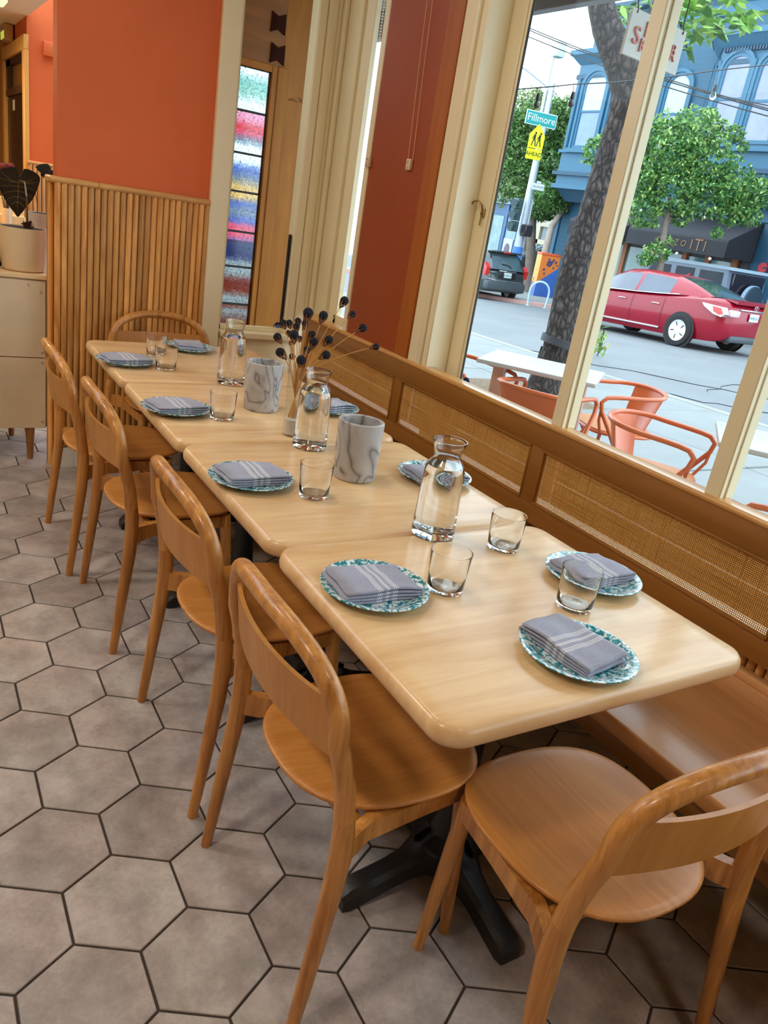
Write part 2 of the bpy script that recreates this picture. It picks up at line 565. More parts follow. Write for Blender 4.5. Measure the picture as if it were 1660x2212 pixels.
# window 3: the sliver between corner casing and column
w3 = struct(rbox('window_3', (1.93, 3.765, 0.868), (1.975, 3.93, 3.0), CREAM, bev=0.004))
rbox('sash_stile', (1.945, 3.672, 0.826), (1.975, 3.765, 2.9), CREAM, w3, 0.003)
rbox('sash_stile', (1.955, 3.42, 0.826), (1.985, 3.555, 2.9), CREAM, w3, 0.003)
rbox('sash_rail', (1.945, 3.50, 0.826), (1.975, 3.70, 0.90), CREAM, w3, 0.003)
rbox('pane', (1.962, 3.55, 0.89), (1.966, 3.68, 2.9), PANE, w3, 0)
rbox('casing_edge', (1.846, 3.36, 0.868), (1.95, 3.402, 3.0), CREAM, w3, 0.004)
# window 1: casing, jamb, sashes, mullions, panes
w1 = struct(rbox('window_1', (1.85, 2.716, 0.868), (2.05, 2.79, 3.0), CREAM, bev=0.004))
rbox('casing_bead', (1.842, 2.690, 0.86), (1.98, 2.716, 3.0), CREAM, w1, 0.007, 3)
rbox('jamb', (1.91, 2.652, 0.515), (2.05, 2.690, 0.87), CREAM, w1, 0)
rbox('jamb', (1.856, 2.652, 0.868), (2.05, 2.690, 3.0), CREAM, w1, 0.003)
rbox('sash_stile', (1.962, 2.567, 0.515), (1.99, 2.652, 2.72), CREAM, w1, 0.003)
rbox('glazing_bead', (1.967, 2.555, 0.515), (1.985, 2.567, 2.72), CREAM, w1, 0.003)
rbox('gasket', (1.972, 2.552, 0.515), (1.98, 2.555, 2.72), GASKET, w1, 0)
for y0, y1 in ((1.804, 1.858), (1.176, 1.226), (0.52, 0.572), (-0.12, -0.07), (-0.76, -0.71), (-1.4, -1.35)):
    rbox('mullion', (1.85, y0, 0.868), (1.868, y1, 2.72), CREAM, w1, 0.003)
    rbox('mullion_bead', (1.868, y0 + 0.002, 0.868), (1.8735, y1 - 0.004, 2.72), CREAM_D, w1, 0.001)
    rbox('mullion_gasket', (1.8735, y0 + 0.004, 0.868), (1.8765, y1 - 0.006, 2.72), GASKET, w1, 0)
    rbox('mullion', (1.8765, y0 + 0.001, 0.868), (1.915, y1, 2.72), CREAM, w1, 0.003)
ys = [2.555, 1.858, 1.804, 1.226, 1.176, 0.572, 0.52, -0.07, -0.12, -0.71, -0.76, -1.35]
for a, b in zip(ys[::2], ys[1::2]):
    x = 1.974 if a > 2 else 1.905
    rbox('pane', (x, b, 0.515), (x + 0.005, a, 2.72), PANE, w1, 0)
# brass hook latch across the jamb
BRASS = plain('aged_brass', rgb(150, 118, 60), 0.3, 0.9, var=0.2, vscale=40)
hk = thing('window_latch', 'aged brass hook latch on cream window jamb', 'latch', (1.958, 2.66, 1.50))
bm = nb()
box(bm, (-0.012, -0.006, -0.03), (0.0, 0.006, 0.012), 0.002)
finish('plate', bm, BRASS, hk)
bm = nb()
box(bm, (-0.004, -0.075, -0.02), (0.004, -0.055, 0.012), 0.002)
finish('plate', bm, BRASS, hk)
bm = nb()
tube(bm, [(-0.01, 0, 0.0), (-0.016, -0.002, 0.02), (-0.018, -0.02, 0.034), (-0.014, -0.045, 0.036), (-0.008, -0.062, 0.022), (-0.006, -0.066, -0.002)], 0.0035, 8)
ball(bm, (-0.01, 0, 0.0), 0.007)
ball(bm, (-0.006, -0.066, -0.004), 0.007)
finish('hook', bm, BRASS, hk)
bm = nb()
tube(bm, [(-0.004, -0.064, -0.01), (-0.004, -0.062, -0.05)], 0.003, 8)
finish('pin', bm, BRASS, hk)

# ---- blind cords and cleats on the column, bead chain of the sliver window
CORDM = plain('blind_cord', rgb(224, 176, 122), 0.7)
PLAST = plain('clear_plastic_cleat', rgb(214, 190, 160), 0.3)
bc = thing('blind_cord', 'pair of thin pale blind cords hanging in front of terracotta column', 'cord', (1.838, 3.0, 1.66))
for u0, u1 in ((931, 882), (943, 892)):
    a, b = on(0, u0, -60, 1.838), on(0, u1, 345, 1.838)
    bm = nb()
    tube(bm, [a - Vector(bc.location), (a + b) / 2 - Vector(bc.location) + Vector((0.0, 0.003, 0)), b - Vector(bc.location)], 0.0013, 6)
    finish('cord', bm, CORDM, bc)
def cleat(u, v, label):
    p = on(0, u, v, 1.845)
    bm = nb()
    box(bm, (-0.012, -0.016, -0.022), (0.004, 0.016, 0.022), 0.004, 2)
    for z in (-0.012, 0.012): box(bm, (-0.018, -0.005, z - 0.004), (-0.01, 0.005, z + 0.004), 0.002)
    o = finish('cord_cleat', bm, PLAST)
    o.location = p
    tag(o, label, 'cleat')
cleat(886, 356, 'clear plastic cord cleat at the end of the blind cords on the column')
cleat(798, 350, 'clear plastic cord cleat on edge of far window casing')
bm = nb()
for i in range(46):
    ball(bm, (0, 0, -i * 0.012), 0.005, 6, 4)
o = finish('bead_chain', bm, WHITE_PAINT)
o.location = (1.945, 3.60, 2.70)
tag(o, 'white beaded blind chain beside narrow far window', 'chain')

# ---- entry vestibule seen through the interior window: board wall, leaded light, soffit
DECK = plain('entry_concrete', rgb(150, 146, 140), 0.8, var=0.1)
ev = struct(rbox('wall_entry', (1.90, 4.6, 0.0), (2.45, 4.68, 2.62), PLY, bev=0))
rbox('door_board', (1.3, 4.6, 2.09), (1.90, 4.68, 2.62), wood('header_board', rgb(104, 62, 8), rgb(150, 94, 24), 0, 16, 0.6, cross=0.1), ev, 0.002)
rbox('stile_board', (1.872, 4.585, 0.0), (1.93, 4.6, 2.09), PLY, ev, 0.004)
rbox('stile_board', (1.84, 4.592, 0.55), (1.872, 4.65, 2.09), PLY, ev, 0.002)
rbox('trim_strip', (1.64, 4.592, 2.055), (1.839, 4.65, 2.09), PLY, ev, 0.002)
rbox('stile_board', (2.10, 4.58, 0.0), (2.16, 4.6, 2.62), PLY, ev, 0.004)
rbox('base_board', (1.4, 4.57, 0.0), (1.93, 4.66, 0.58), PLY, ev, 0.002)
rbox('stile_board', (1.3, 4.6, 0.55), (1.50, 4.66, 2.09), PLY, ev, 0.002)
DKWOOD = plain('dark_butterfly_key', rgb(48, 20, 12), 0.8, var=0.15, vscale=30, spec=0.05)
for u, v in ((602, 50), (600, 117)):
    p = on(1, u, v, 4.597)
    bm = nb()
    prism(bm, [(-0.042, -0.05), (0.0, -0.03), (0.042, -0.05), (0.04, 0.05), (0.0, 0.03), (-0.04, 0.05)], 1, -0.006, 0.006)
    k = finish('butterfly_key', bm, DKWOOD, ev, False)
    k.location = p
# pencilled scribble on the boards
bm = nb()
for i in range(7):
    x = 1.955 + i * 0.019
    z = 1.94 + random.uniform(-0.012, 0.012)
    pts = [(x + 0.005 * j, 4.599, z + random.uniform(-0.015, 0.015)) for j in range(5)]
    tube(bm, pts, 0.0013, 4)
finish('scribble', bm, plain('pencil', rgb(96, 66, 40), 0.9), ev)
def stained(name, stops, axis_tilt=0.25):
    m = bpy.data.materials.new(name)
    m.use_nodes = True
    nt = m.node_tree
    nt.nodes.clear()
    L = nt.links
    o = nt.nodes.new('ShaderNodeOutputMaterial')
    mp = coords(nt, (1, 1, 1))
    sx = nt.nodes.new('ShaderNodeSeparateXYZ')
    L.new(mp.outputs[0], sx.inputs[0])
    nz = node(nt, 'ShaderNodeTexNoise', Scale=55.0, Detail=4.0, Roughness=0.7, Distortion=1.2)
    L.new(mp.outputs[0], nz.inputs['Vector'])
    nz2 = node(nt, 'ShaderNodeTexNoise', Scale=110.0, Detail=2.0, Distortion=1.2)
    L.new(mp.outputs[0], nz2.inputs['Vector'])
    s = node(nt, 'ShaderNodeMath', operation='MULTIPLY_ADD')
    s.inputs[1].default_value = 5.0
    s.inputs[2].default_value = 0.5
    L.new(sx.outputs['Z'], s.inputs[0])
    s2 = node(nt, 'ShaderNodeMath', operation='MULTIPLY_ADD')
    s2.inputs[1].default_value = 0.6
    L.new(nz.outputs['Fac'], s2.inputs[0])
    L.new(s.outputs[0], s2.inputs[2])
    s3 = node(nt, 'ShaderNodeMath', operation='SUBTRACT')
    s3.inputs[1].default_value = 0.30
    L.new(s2.outputs[0], s3.inputs[0])
    rp = ramp(nt, stops)
    L.new(s3.outputs[0], rp.inputs[0])
    r2 = ramp(nt, [(0.36, (0.2, 0.22, 0.26)), (0.43, (0.9, 0.9, 0.9)), (0.62, (1.1, 1.1, 1.1))])
    L.new(nz2.outputs['Fac'], r2.inputs[0])
    mx = node(nt, 'ShaderNodeMix', data_type='RGBA', blend_type='MULTIPLY')
    mx.inputs[0].default_value = 0.75
    L.new(rp.outputs[0], mx.inputs[6])
    L.new(r2.outputs[0], mx.inputs[7])
    t = nt.nodes.new('ShaderNodeBsdfTransparent')
    L.new(mx.outputs[2], t.inputs[0])
    g = node(nt, 'ShaderNodeBsdfGlossy', Roughness=0.15)
    ms = nt.nodes.new('ShaderNodeMixShader')
    ms.inputs[0].default_value = 0.05
    L.new(t.outputs[0], ms.inputs[1])
    L.new(g.outputs[0], ms.inputs[2])
    L.new(ms.outputs[0], o.inputs[0])
    return m
def pale(c):
    return tuple((x * 0.85 + 0.95 * 0.15) * 0.66 for x in c)
W8 = (0.95, 1.0, 1.0)
mint = rgb(180, 214, 200)[:3]
pink = rgb(228, 110, 140)[:3]
red = rgb(222, 60, 80)[:3]
blue = rgb(96, 130, 196)[:3]
blue2 = rgb(60, 96, 190)[:3]
yel = rgb(226, 196, 130)[:3]
gry = rgb(150, 160, 170)[:3]
org = rgb(226, 120, 84)[:3]
S = [
    (0.612, 0.775, [(0.1, org), (0.4, rgb(220, 150, 140)[:3]), (0.7, W8), (0.9, org)]),
    (0.775, 0.995, [(0.15, W8), (0.35, org), (0.6, rgb(214, 90, 64)[:3]), (0.85, W8)]),
    (0.995, 1.195, [(0.1, W8), (0.3, blue2), (0.65, blue), (0.9, pink)]),
    (1.195, 1.415, [(0.1, pink), (0.25, blue), (0.5, gry), (0.75, blue), (0.9, yel)]),
    (1.415, 1.62, [(0.1, yel), (0.35, gry), (0.6, blue), (0.85, W8)]),
    (1.62, 1.838, [(0.1, W8), (0.3, gry), (0.5, pink), (0.62, red), (0.85, rgb(240, 176, 196)[:3])]),
    (1.838, 2.055, [(0.1, W8), (0.4, mint), (0.7, rgb(160, 206, 196)[:3]), (0.95, W8)]),
]
lw = thing('leaded_window', 'tall narrow leaded sidelight of coloured textured glass in wooden entry wall', 'window', (1.75, 4.62, 0.6))
S = [(a, b, [(p, pale(c)) for p, c in st]) for a, b, st in S]
for i, (z0, z1, st) in enumerate(S):
    for x0, x1 in ((1.66, 1.838), (1.502, 1.654)):
        bm = nb()
        box(bm, (x0 - (x0 + x1) / 2, -0.003, -(z1 - z0) / 2 + 0.003), (x1 - (x0 + x1) / 2, 0.003, (z1 - z0) / 2 - 0.003))
        o = finish('pane', bm, stained('stained_glass_%d' % i, st), lw, False)
        o.location = ((x0 + x1) / 2 - 1.75, 0, (z0 + z1) / 2 - 0.6)
bm = nb()
for z0, z1, st in S:
    box(bm, (-0.25, -0.006, z0 - 0.6 - 0.006), (0.088, 0.006, z0 - 0.6 + 0.006))
    ball(bm, (-0.093, -0.005, z0 - 0.6), 0.011, 8, 6)
box(bm, (-0.25, -0.006, 1.451), (0.088, 0.006, 1.459))
for x in (-0.097, 0.086, -0.25): box(bm, (x, -0.006, 0.0), (x + 0.009, 0.006, 1.459))
finish('lead_came', bm, GASKET, lw)
for p, r in ((on(1, 600, 707, 3.972), 'y'), (Vector((1.918, 2.49, 0.86)), 'x')):
    pass

# ---- outside soffit over the front, dark pressed tin with a grey fascia
TIN = plain('dark_pressed_tin', rgb(92, 84, 82), 0.35, 0.4, var=0.5, vscale=26, bump=0.8, bscale=30)
FASC = plain('grey_fascia', rgb(132, 136, 142), 0.6)
sf = struct(rbox('soffit', (2.06, -2.5, 2.62), (2.94, 8.4, 2.66), TIN, bev=0))
rbox('fascia', (2.94, -2.5, 2.535), (3.0, 8.4, 2.72), FASC, sf, 0.003)
bm = nb()
for i in range(24):
    y = -2.0 + i * 0.42
    box(bm, (2.06, y, 2.612), (2.94, y + 0.02, 2.621))
for x in (2.25, 2.5, 2.75): box(bm, (x, -2.5, 2.610), (x + 0.02, 8.4, 2.621))
finish('tin_ribs', bm, TIN, sf)
struct(rbox('ceiling_entry', (1.2, 4.06, 2.60), (2.06, 5.6, 2.66), TIN, bev=0))
rbox('panel_white', (1.3, 4.06, 2.575), (1.86, 4.5, 2.6), WHITE_PAINT, bpy.data.objects['ceiling_entry'], 0.002)

# ---- the room beyond on the left
YR = 6.2
ro = struct(rbox('wall_rear', (0.79, YR, 0), (1.35, YR + 0.1, 3.1), ORANGE, bev=0))
bm = nb()
lathe(bm, [(0.0138, 0), (0.0138, 0.62)], 8)
rp0 = finish('pole', bm, RATTAN, ro)
for k in range(13):
    p = rp0 if k == 0 else link('pole', rp0.data, ro)
    p.location = (0.803 + k * 0.028, YR - 0.012, 0.74)
bm = nb()
tube(bm, [(0.785, YR - 0.014, 1.368), (1.3, YR - 0.014, 1.368)], 0.014, 10)
finish('rail', bm, RATTAN_R, ro)
WOODF = plain('pale_door_frame_wood', rgb(226, 172, 96), 0.45, var=0.05)
wl = struct(rbox('wall_rear_left', (0.79, 7.46, 0), (0.89, 9.6, 3.1), plain('tan_paint', rgb(206, 140, 72), 0.6), bev=0))
rbox('lintel', (0.79, YR + 0.1, 2.13), (0.89, 7.46, 3.1), ORANGE, wl, 0)
struct(rbox('wall_rear_end', (-3.6, 9.5, 0), (0.89, 9.6, 3.1), plain('tan_paint_b', rgb(214, 150, 80), 0.6), bev=0))
struct(rbox('ceiling_rear', (-3.6, 4.1, 2.235), (0.80, 9.6, 2.3), plain('rear_ceiling_paint', rgb(240, 226, 206), 0.7), bev=0))
dr = struct(rbox('door_1', (0.80, YR + 0.12, 0), (0.83, 7.40, 1.80), plain('dark_door', rgb(44, 26, 22), 0.35), bev=0.003))
rbox('frame', (0.77, YR - 0.005, 0), (0.80, YR + 0.085, 2.044), WOODF, dr, 0.003)
rbox('frame', (0.77, 7.36, 0), (0.80, 7.46, 2.044), WOODF, dr, 0.003)
rbox('frame', (0.77, YR - 0.005, 2.045), (0.80, 7.46, 2.13), WOODF, dr, 0.003)
rbox('transom_bar', (0.785, YR + 0.08, 1.80), (0.83, 7.36, 1.85), plain('dark_frame', rgb(90, 60, 40), 0.4), dr, 0.003)
rbox('transom_pane', (0.81, YR + 0.2, 1.85), (0.815, 7.3, 2.0), plain('transom_glass', rgb(170, 120, 62), 0.15), dr, 0)
rbox('frame_head', (0.79, YR + 0.08, 2.0), (0.83, 7.36, 2.045), plain('dark_frame_b', rgb(48, 28, 24), 0.4), dr, 0)
rbox('frame_side', (0.79, 7.1, 1.80), (0.83, 7.36, 2.045), plain('dark_frame_c', rgb(48, 28, 24), 0.4), dr, 0)
rbox('notice', (0.797, 6.95, 1.70), (0.80, 7.05, 1.77), WHITE_PAINT, dr, 0)
ex = thing('exit_sign', 'green glowing exit sign box above the rear door', 'sign', (0.75, 6.80, 2.128))
rbox('housing', (-0.03, -0.02, 0), (0.03, 0.16, 0.105), plain('sign_housing', rgb(186, 150, 100), 0.4), ex, 0.008, 2)
rbox('lit_face', (-0.035, -0.015, 0.01), (-0.0305, 0.155, 0.06), plain('exit_green', rgb(190, 200, 80), 0.3, emit=0.7), ex, 0.002)
th = thing('wall_thermostat', 'terracotta painted square box on the rear orange wall', 'box', (0.925, YR - 0.04, 2.03))
rbox('case', (-0.04, 0, 0), (0.042, 0.04, 0.085), ORANGE, th, 0.006, 2)
rbox('screw', (0.024, -0.002, 0.066), (0.03, 0.001, 0.072), DKWOOD, th, 0)
lm = thing('pendant_lamp', 'glowing yellow glass lamp under the rear ceiling', 'lamp', (0.50, 5.0, 2.09))
bm = nb()
lathe(bm, [(0.0, 0), (0.03, 0.004), (0.05, 0.03), (0.05, 0.07), (0.03, 0.09), (0.0, 0.095)], 20)
finish('shade', bm, plain('lamp_glow', rgb(255, 240, 150), 0.4, emit=1.6), lm)
bm = nb()
tube(bm, [(0, 0, 0.09), (0, 0, 0.145)], 0.006, 8)
finish('stem', bm, BRASS, lm)
# counter with shelf behind the cabinet
PALE = plain('pale_maple_counter', rgb(240, 206, 150), 0.4, var=0.04)
ct = thing('service_counter', 'pale wooden service counter with back ledge in the far room', 'counter', (0.4, 5.6, 0))
rbox('top', (-1.2, -0.35, 0.90), (0.28, 0.5, 0.935), PALE, ct, 0.006)
rbox('front', (-1.2, -0.28, 0.0), (0.26, -0.25, 0.90), WHITE_PAINT, ct, 0.002)
rbox('ledge', (-1.2, 0.5, 0.96), (0.36, 0.58, 1.02), PALE, ct, 0.006)
rbox('back_board', (-1.2, 0.565, 0.935), (0.36, 0.60, 1.13), PALE, ct, 0.004)
rbox('side_panel', (0.26, -0.3, 0.0), (0.28, 0.5, 0.90), WHITE_PAINT, ct, 0.002)

# ================================================================== bench along the window
BX = 1.84
bn = thing('banquette', 'long built-in wooden banquette with woven cane back panels under the window', 'bench', (1.6, 1.9, 0))
def bpart(name, lo, hi, m, bev=0.003, seg=2):
    return rbox(name, (lo[0] - 1.6, lo[1] - 1.9, lo[2]), (hi[0] - 1.6, hi[1] - 1.9, hi[2]), m, bn, bev, seg)
BY0, BY1 = -1.6, 3.84
bpart('seat', (1.345, BY0, 0.408), (1.845, BY1, 0.45), BENCH_SEAT, 0.010, 3)
bpart('seat_ledge', (1.845, BY0, 0.43), (1.885, BY1, 0.468), BENCH_SEAT, 0.006)
bpart('seat_apron', (1.375, BY0, 0.345), (1.395, BY1, 0.408), BENCH_W)
for y in (-1.2, -0.4, 2.3, 3.75):
    bpart('support', (1.43, y - 0.02, 0.0), (1.85, y + 0.02, 0.408), BENCH_W)
bpart('top_rail', (BX, BY0, 0.778), (BX + 0.028, BY1, 0.856), BENCH_W, 0.002)
bpart('top_cap', (BX - 0.005, BY0, 0.852), (BX + 0.062, BY1, 0.872), wood('cap_wood', rgb(196, 140, 70), rgb(222, 172, 104), 1, 30, 0.32, 0.3, cross=0.05), 0.008, 3)
bpart('bottom_rail', (BX, BY0, 0.513), (BX + 0.028, BY1, 0.582), BENCH_W, 0.003)
STY = [-1.58, -0.94, -0.03, 0.885, 1.88, 2.82, 3.80]
for y in STY:
    bpart('stile', (BX, y - 0.03, 0.582), (BX + 0.028, y + 0.03, 0.778), BENCH_W, 0.002)
def make_cane():
    m = bpy.data.materials.new('woven_cane')
    m.use_nodes = True
    nt = m.node_tree
    b = nt.nodes['Principled BSDF']
    L = nt.links
    tc = nt.nodes.new('ShaderNodeTexCoord')
    sx = nt.nodes.new('ShaderNodeSeparateXYZ')
    L.new(tc.outputs['Object'], sx.inputs[0])
    nz = node(nt, 'ShaderNodeTexNoise', Scale=18.0, Detail=2.0)
    L.new(tc.outputs['Object'], nz.inputs['Vector'])
    def strand(axis):
        a = node(nt, 'ShaderNodeMath', operation='MULTIPLY_ADD')
        a.inputs[1].default_value = 0.0016
        L.new(nz.outputs['Fac'], a.inputs[0])
        L.new(sx.outputs[axis], a.inputs[2])
        f = node(nt, 'ShaderNodeMath', operation='MULTIPLY')
        f.inputs[1].default_value = 1 / 0.0056
        L.new(a.outputs[0], f.inputs[0])
        p = node(nt, 'ShaderNodeMath', operation='PINGPONG')
        p.inputs[1].default_value = 0.5
        L.new(f.outputs[0], p.inputs[0])
        g = node(nt, 'ShaderNodeMath', operation='GREATER_THAN')
        g.inputs[1].default_value = 0.30
        L.new(p.outputs[0], g.inputs[0])
        return g, p
    ga, pa = strand('Y')
    gb, pb = strand('Z')
    mxx = node(nt, 'ShaderNodeMath', operation='MAXIMUM')
    L.new(ga.outputs[0], mxx.inputs[0])
    L.new(gb.outputs[0], mxx.inputs[1])
    L.new(mxx.outputs[0], b.inputs['Alpha'])
    mp = coords(nt, (60, 3, 160))
    n2 = node(nt, 'ShaderNodeTexNoise', Scale=1.0, Detail=4.0, Roughness=0.7)
    L.new(mp.outputs[0], n2.inputs['Vector'])
    mp3 = coords(nt, (60, 160, 3))
    n3 = node(nt, 'ShaderNodeTexNoise', Scale=1.0, Detail=4.0, Roughness=0.7)
    L.new(mp3.outputs[0], n3.inputs['Vector'])
    mn = node(nt, 'ShaderNodeMath', operation='MINIMUM')
    L.new(n2.outputs['Fac'], mn.inputs[0])
    L.new(n3.outputs['Fac'], mn.inputs[1])
    rp = ramp(nt, [(0.22, rgb(140, 86, 30)), (0.4, rgb(214, 156, 76)), (0.62, rgb(240, 194, 116))])
    L.new(mn.outputs[0], rp.inputs[0])
    L.new(rp.outputs[0], b.inputs['Base Color'])
    b.inputs['Roughness'].default_value = 0.42
    ad = node(nt, 'ShaderNodeMath', operation='ADD')
    L.new(pa.outputs[0], ad.inputs[0])
    L.new(pb.outputs[0], ad.inputs[1])
    bp = node(nt, 'ShaderNodeBump', Strength=0.5, Distance=0.002)
    L.new(ad.outputs[0], bp.inputs['Height'])
    L.new(bp.outputs[0], b.inputs['Normal'])
    return m
CANE = make_cane()
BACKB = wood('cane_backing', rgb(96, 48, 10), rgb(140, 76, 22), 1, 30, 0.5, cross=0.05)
for a, b in zip(STY, STY[1:]):
    y0, y1 = a + 0.03, b - 0.03
    bpart('cane_panel', (BX + 0.011, y0, 0.582), (BX + 0.0125, y1, 0.778), CANE, 0)
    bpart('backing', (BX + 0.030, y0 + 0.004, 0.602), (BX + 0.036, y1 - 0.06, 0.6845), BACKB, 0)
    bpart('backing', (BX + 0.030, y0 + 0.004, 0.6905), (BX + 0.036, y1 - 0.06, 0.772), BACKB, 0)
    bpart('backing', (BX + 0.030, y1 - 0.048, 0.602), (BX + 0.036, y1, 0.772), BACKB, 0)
    bm = nb()
    for lo, hi in (((BX - 0.003, y0, 0.770), (BX + 0.013, y1, 0.778)), ((BX - 0.003, y0, 0.582), (BX + 0.013, y1, 0.590)),
                   ((BX - 0.003, y0, 0.582), (BX + 0.013, y0 + 0.008, 0.778)), ((BX - 0.003, y1 - 0.008, 0.582), (BX + 0.013, y1, 0.778))):
        box(bm, (lo[0] - 1.6, lo[1] - 1.9, lo[2]), (hi[0] - 1.6, hi[1] - 1.9, hi[2]), 0.003, 2)
    finish('bead_frame', bm, BENCH_W, bn)
bm = nb()
lathe(bm, [(0.013, 0.0), (0.013, 0.075)], 10)
slat0 = finish('slat', bm, RATTAN, bn)
for k in range(48):
    s = slat0 if k == 0 else link('slat', slat0.data, bn)
    s.location = (1.895 - 1.6, 0.2 + k * 0.028 - 1.9, 0.45)
bpart('slat_backing', (1.905, BY0, 0.44), (1.909, BY1, 0.56), BENCH_W, 0)

# ================================================================== tables
def make_table():
    t = thing('dining_table', '', 'table', (0, 0, 0))
    W, D, H, T, R, e = 0.758, 0.696, 0.74, 0.042, 0.055, 0.014
    bm = nb()
    rings = []
    prof = []
    for k in range(7):
        a = math.pi * k / 6
        prof.append((e * (1 - math.sin(a)), H - T / 2 + T / 2 * math.cos(a)))
    prof = [(e + 0.03, H)] + prof + [(e + 0.03, H - T)]
    for ins, z in prof:
        ring = []
        r = max(R - ins, 0.006)
        for cx, cy, a0 in ((W / 2 - R, D / 2 - R, 0), (-W / 2 + R, D / 2 - R, 90), (-W / 2 + R, -D / 2 + R, 180), (W / 2 - R, -D / 2 + R, 270)):
            for k in range(9):
                a = math.radians(a0 + 90 * k / 8)
                ring.append(bm.verts.new((cx + r * math.cos(a), cy + r * math.sin(a), z)))
        rings.append(ring)
    n = len(rings[0])
    for A, B in zip(rings, rings[1:]):
        for k in range(n): bm.faces.new([A[k], A[(k + 1) % n], B[(k + 1) % n], B[k]])
    bm.faces.new(rings[0])
    bm.faces.new(rings[-1][::-1])
    finish('tabletop', bm, OAK_TABLE, t, True, 60)
    bm = nb()
    lathe(bm, [(0.0, 0.10), (0.055, 0.10), (0.052, 0.12), (0.040, 0.155), (0.036, 0.22), (0.036, 0.70), (0.0, 0.70)], 20)
    finish('column', bm, BLACK_IRON, t)
    rbox('top_plate', (-0.17, -0.17, 0.690), (0.17, 0.17, 0.70), BLACK_IRON, t, 0.002)
    # spider foot: four arms with filleted inner corners
    for k in range(4):
        M = Matrix.Rotation(math.pi / 2 * k, 4, 'Z')
        bm = nb()
        st = [(0.015, 0.085, 0.040, 0.130), (0.05, 0.066, 0.046, 0.122), (0.075, 0.042, 0.046, 0.105), (0.11, 0.031, 0.036, 0.088), (0.16, 0.028, 0.024, 0.074), (0.22, 0.029, 0.010, 0.062), (0.262, 0.030, 0.003, 0.054), (0.282, 0.026, 0.003, 0.036)]
        rg = []
        for x, w, z0, z1 in st:
            rg.append([bm.verts.new(M @ Vector(p)) for p in ((x, -w, z0), (x, -w, z1 - 0.012), (x, -w * 0.66, z1), (x, w * 0.66, z1), (x, w, z1 - 0.012), (x, w, z0))])
        for A, B in zip(rg, rg[1:]):
            for i in range(6): bm.faces.new([A[i], A[(i + 1) % 6], B[(i + 1) % 6], B[i]])
        bm.faces.new(rg[0][::-1])
        bm.faces.new(rg[-1])
        finish('foot', bm, BLACK_IRON, t, True, 35)
    for k in range(4):
        M = Matrix.Rotation(math.pi / 2 * k, 4, 'Z') @ Matrix.Translation((0.262, 0, 0))
        bm = nb()
        lathe(bm, [(0.014, 0), (0.014, 0.008)], 10, mat=M)
        finish('glide', bm, GASKET, t)
    return t
TX = 1.034
table0 = make_table()
TL = [(1.050, 'nearest maple table with three place settings and one carafe at its far edge'),
      (1.7385, 'second maple table from the front, carrying the front marble cooler and flower vase end'),
      (2.440, 'third maple table from the front, carrying the rear marble wine cooler'),
      (3.139, 'farthest maple table against the pole wainscot wall')]
for k, (y, lab) in enumerate(TL):
    if k == 0:
        t = table0
        t.location = (TX, 1.050, 0)
        t.scale = (1, 0.971, 1)
        t['label'] = lab
    else:
        t = dup(table0, (TX, y, 0), 0, lab)
        t.scale = (1, 1, 1)
    t['group'] = 'row of maple tables'

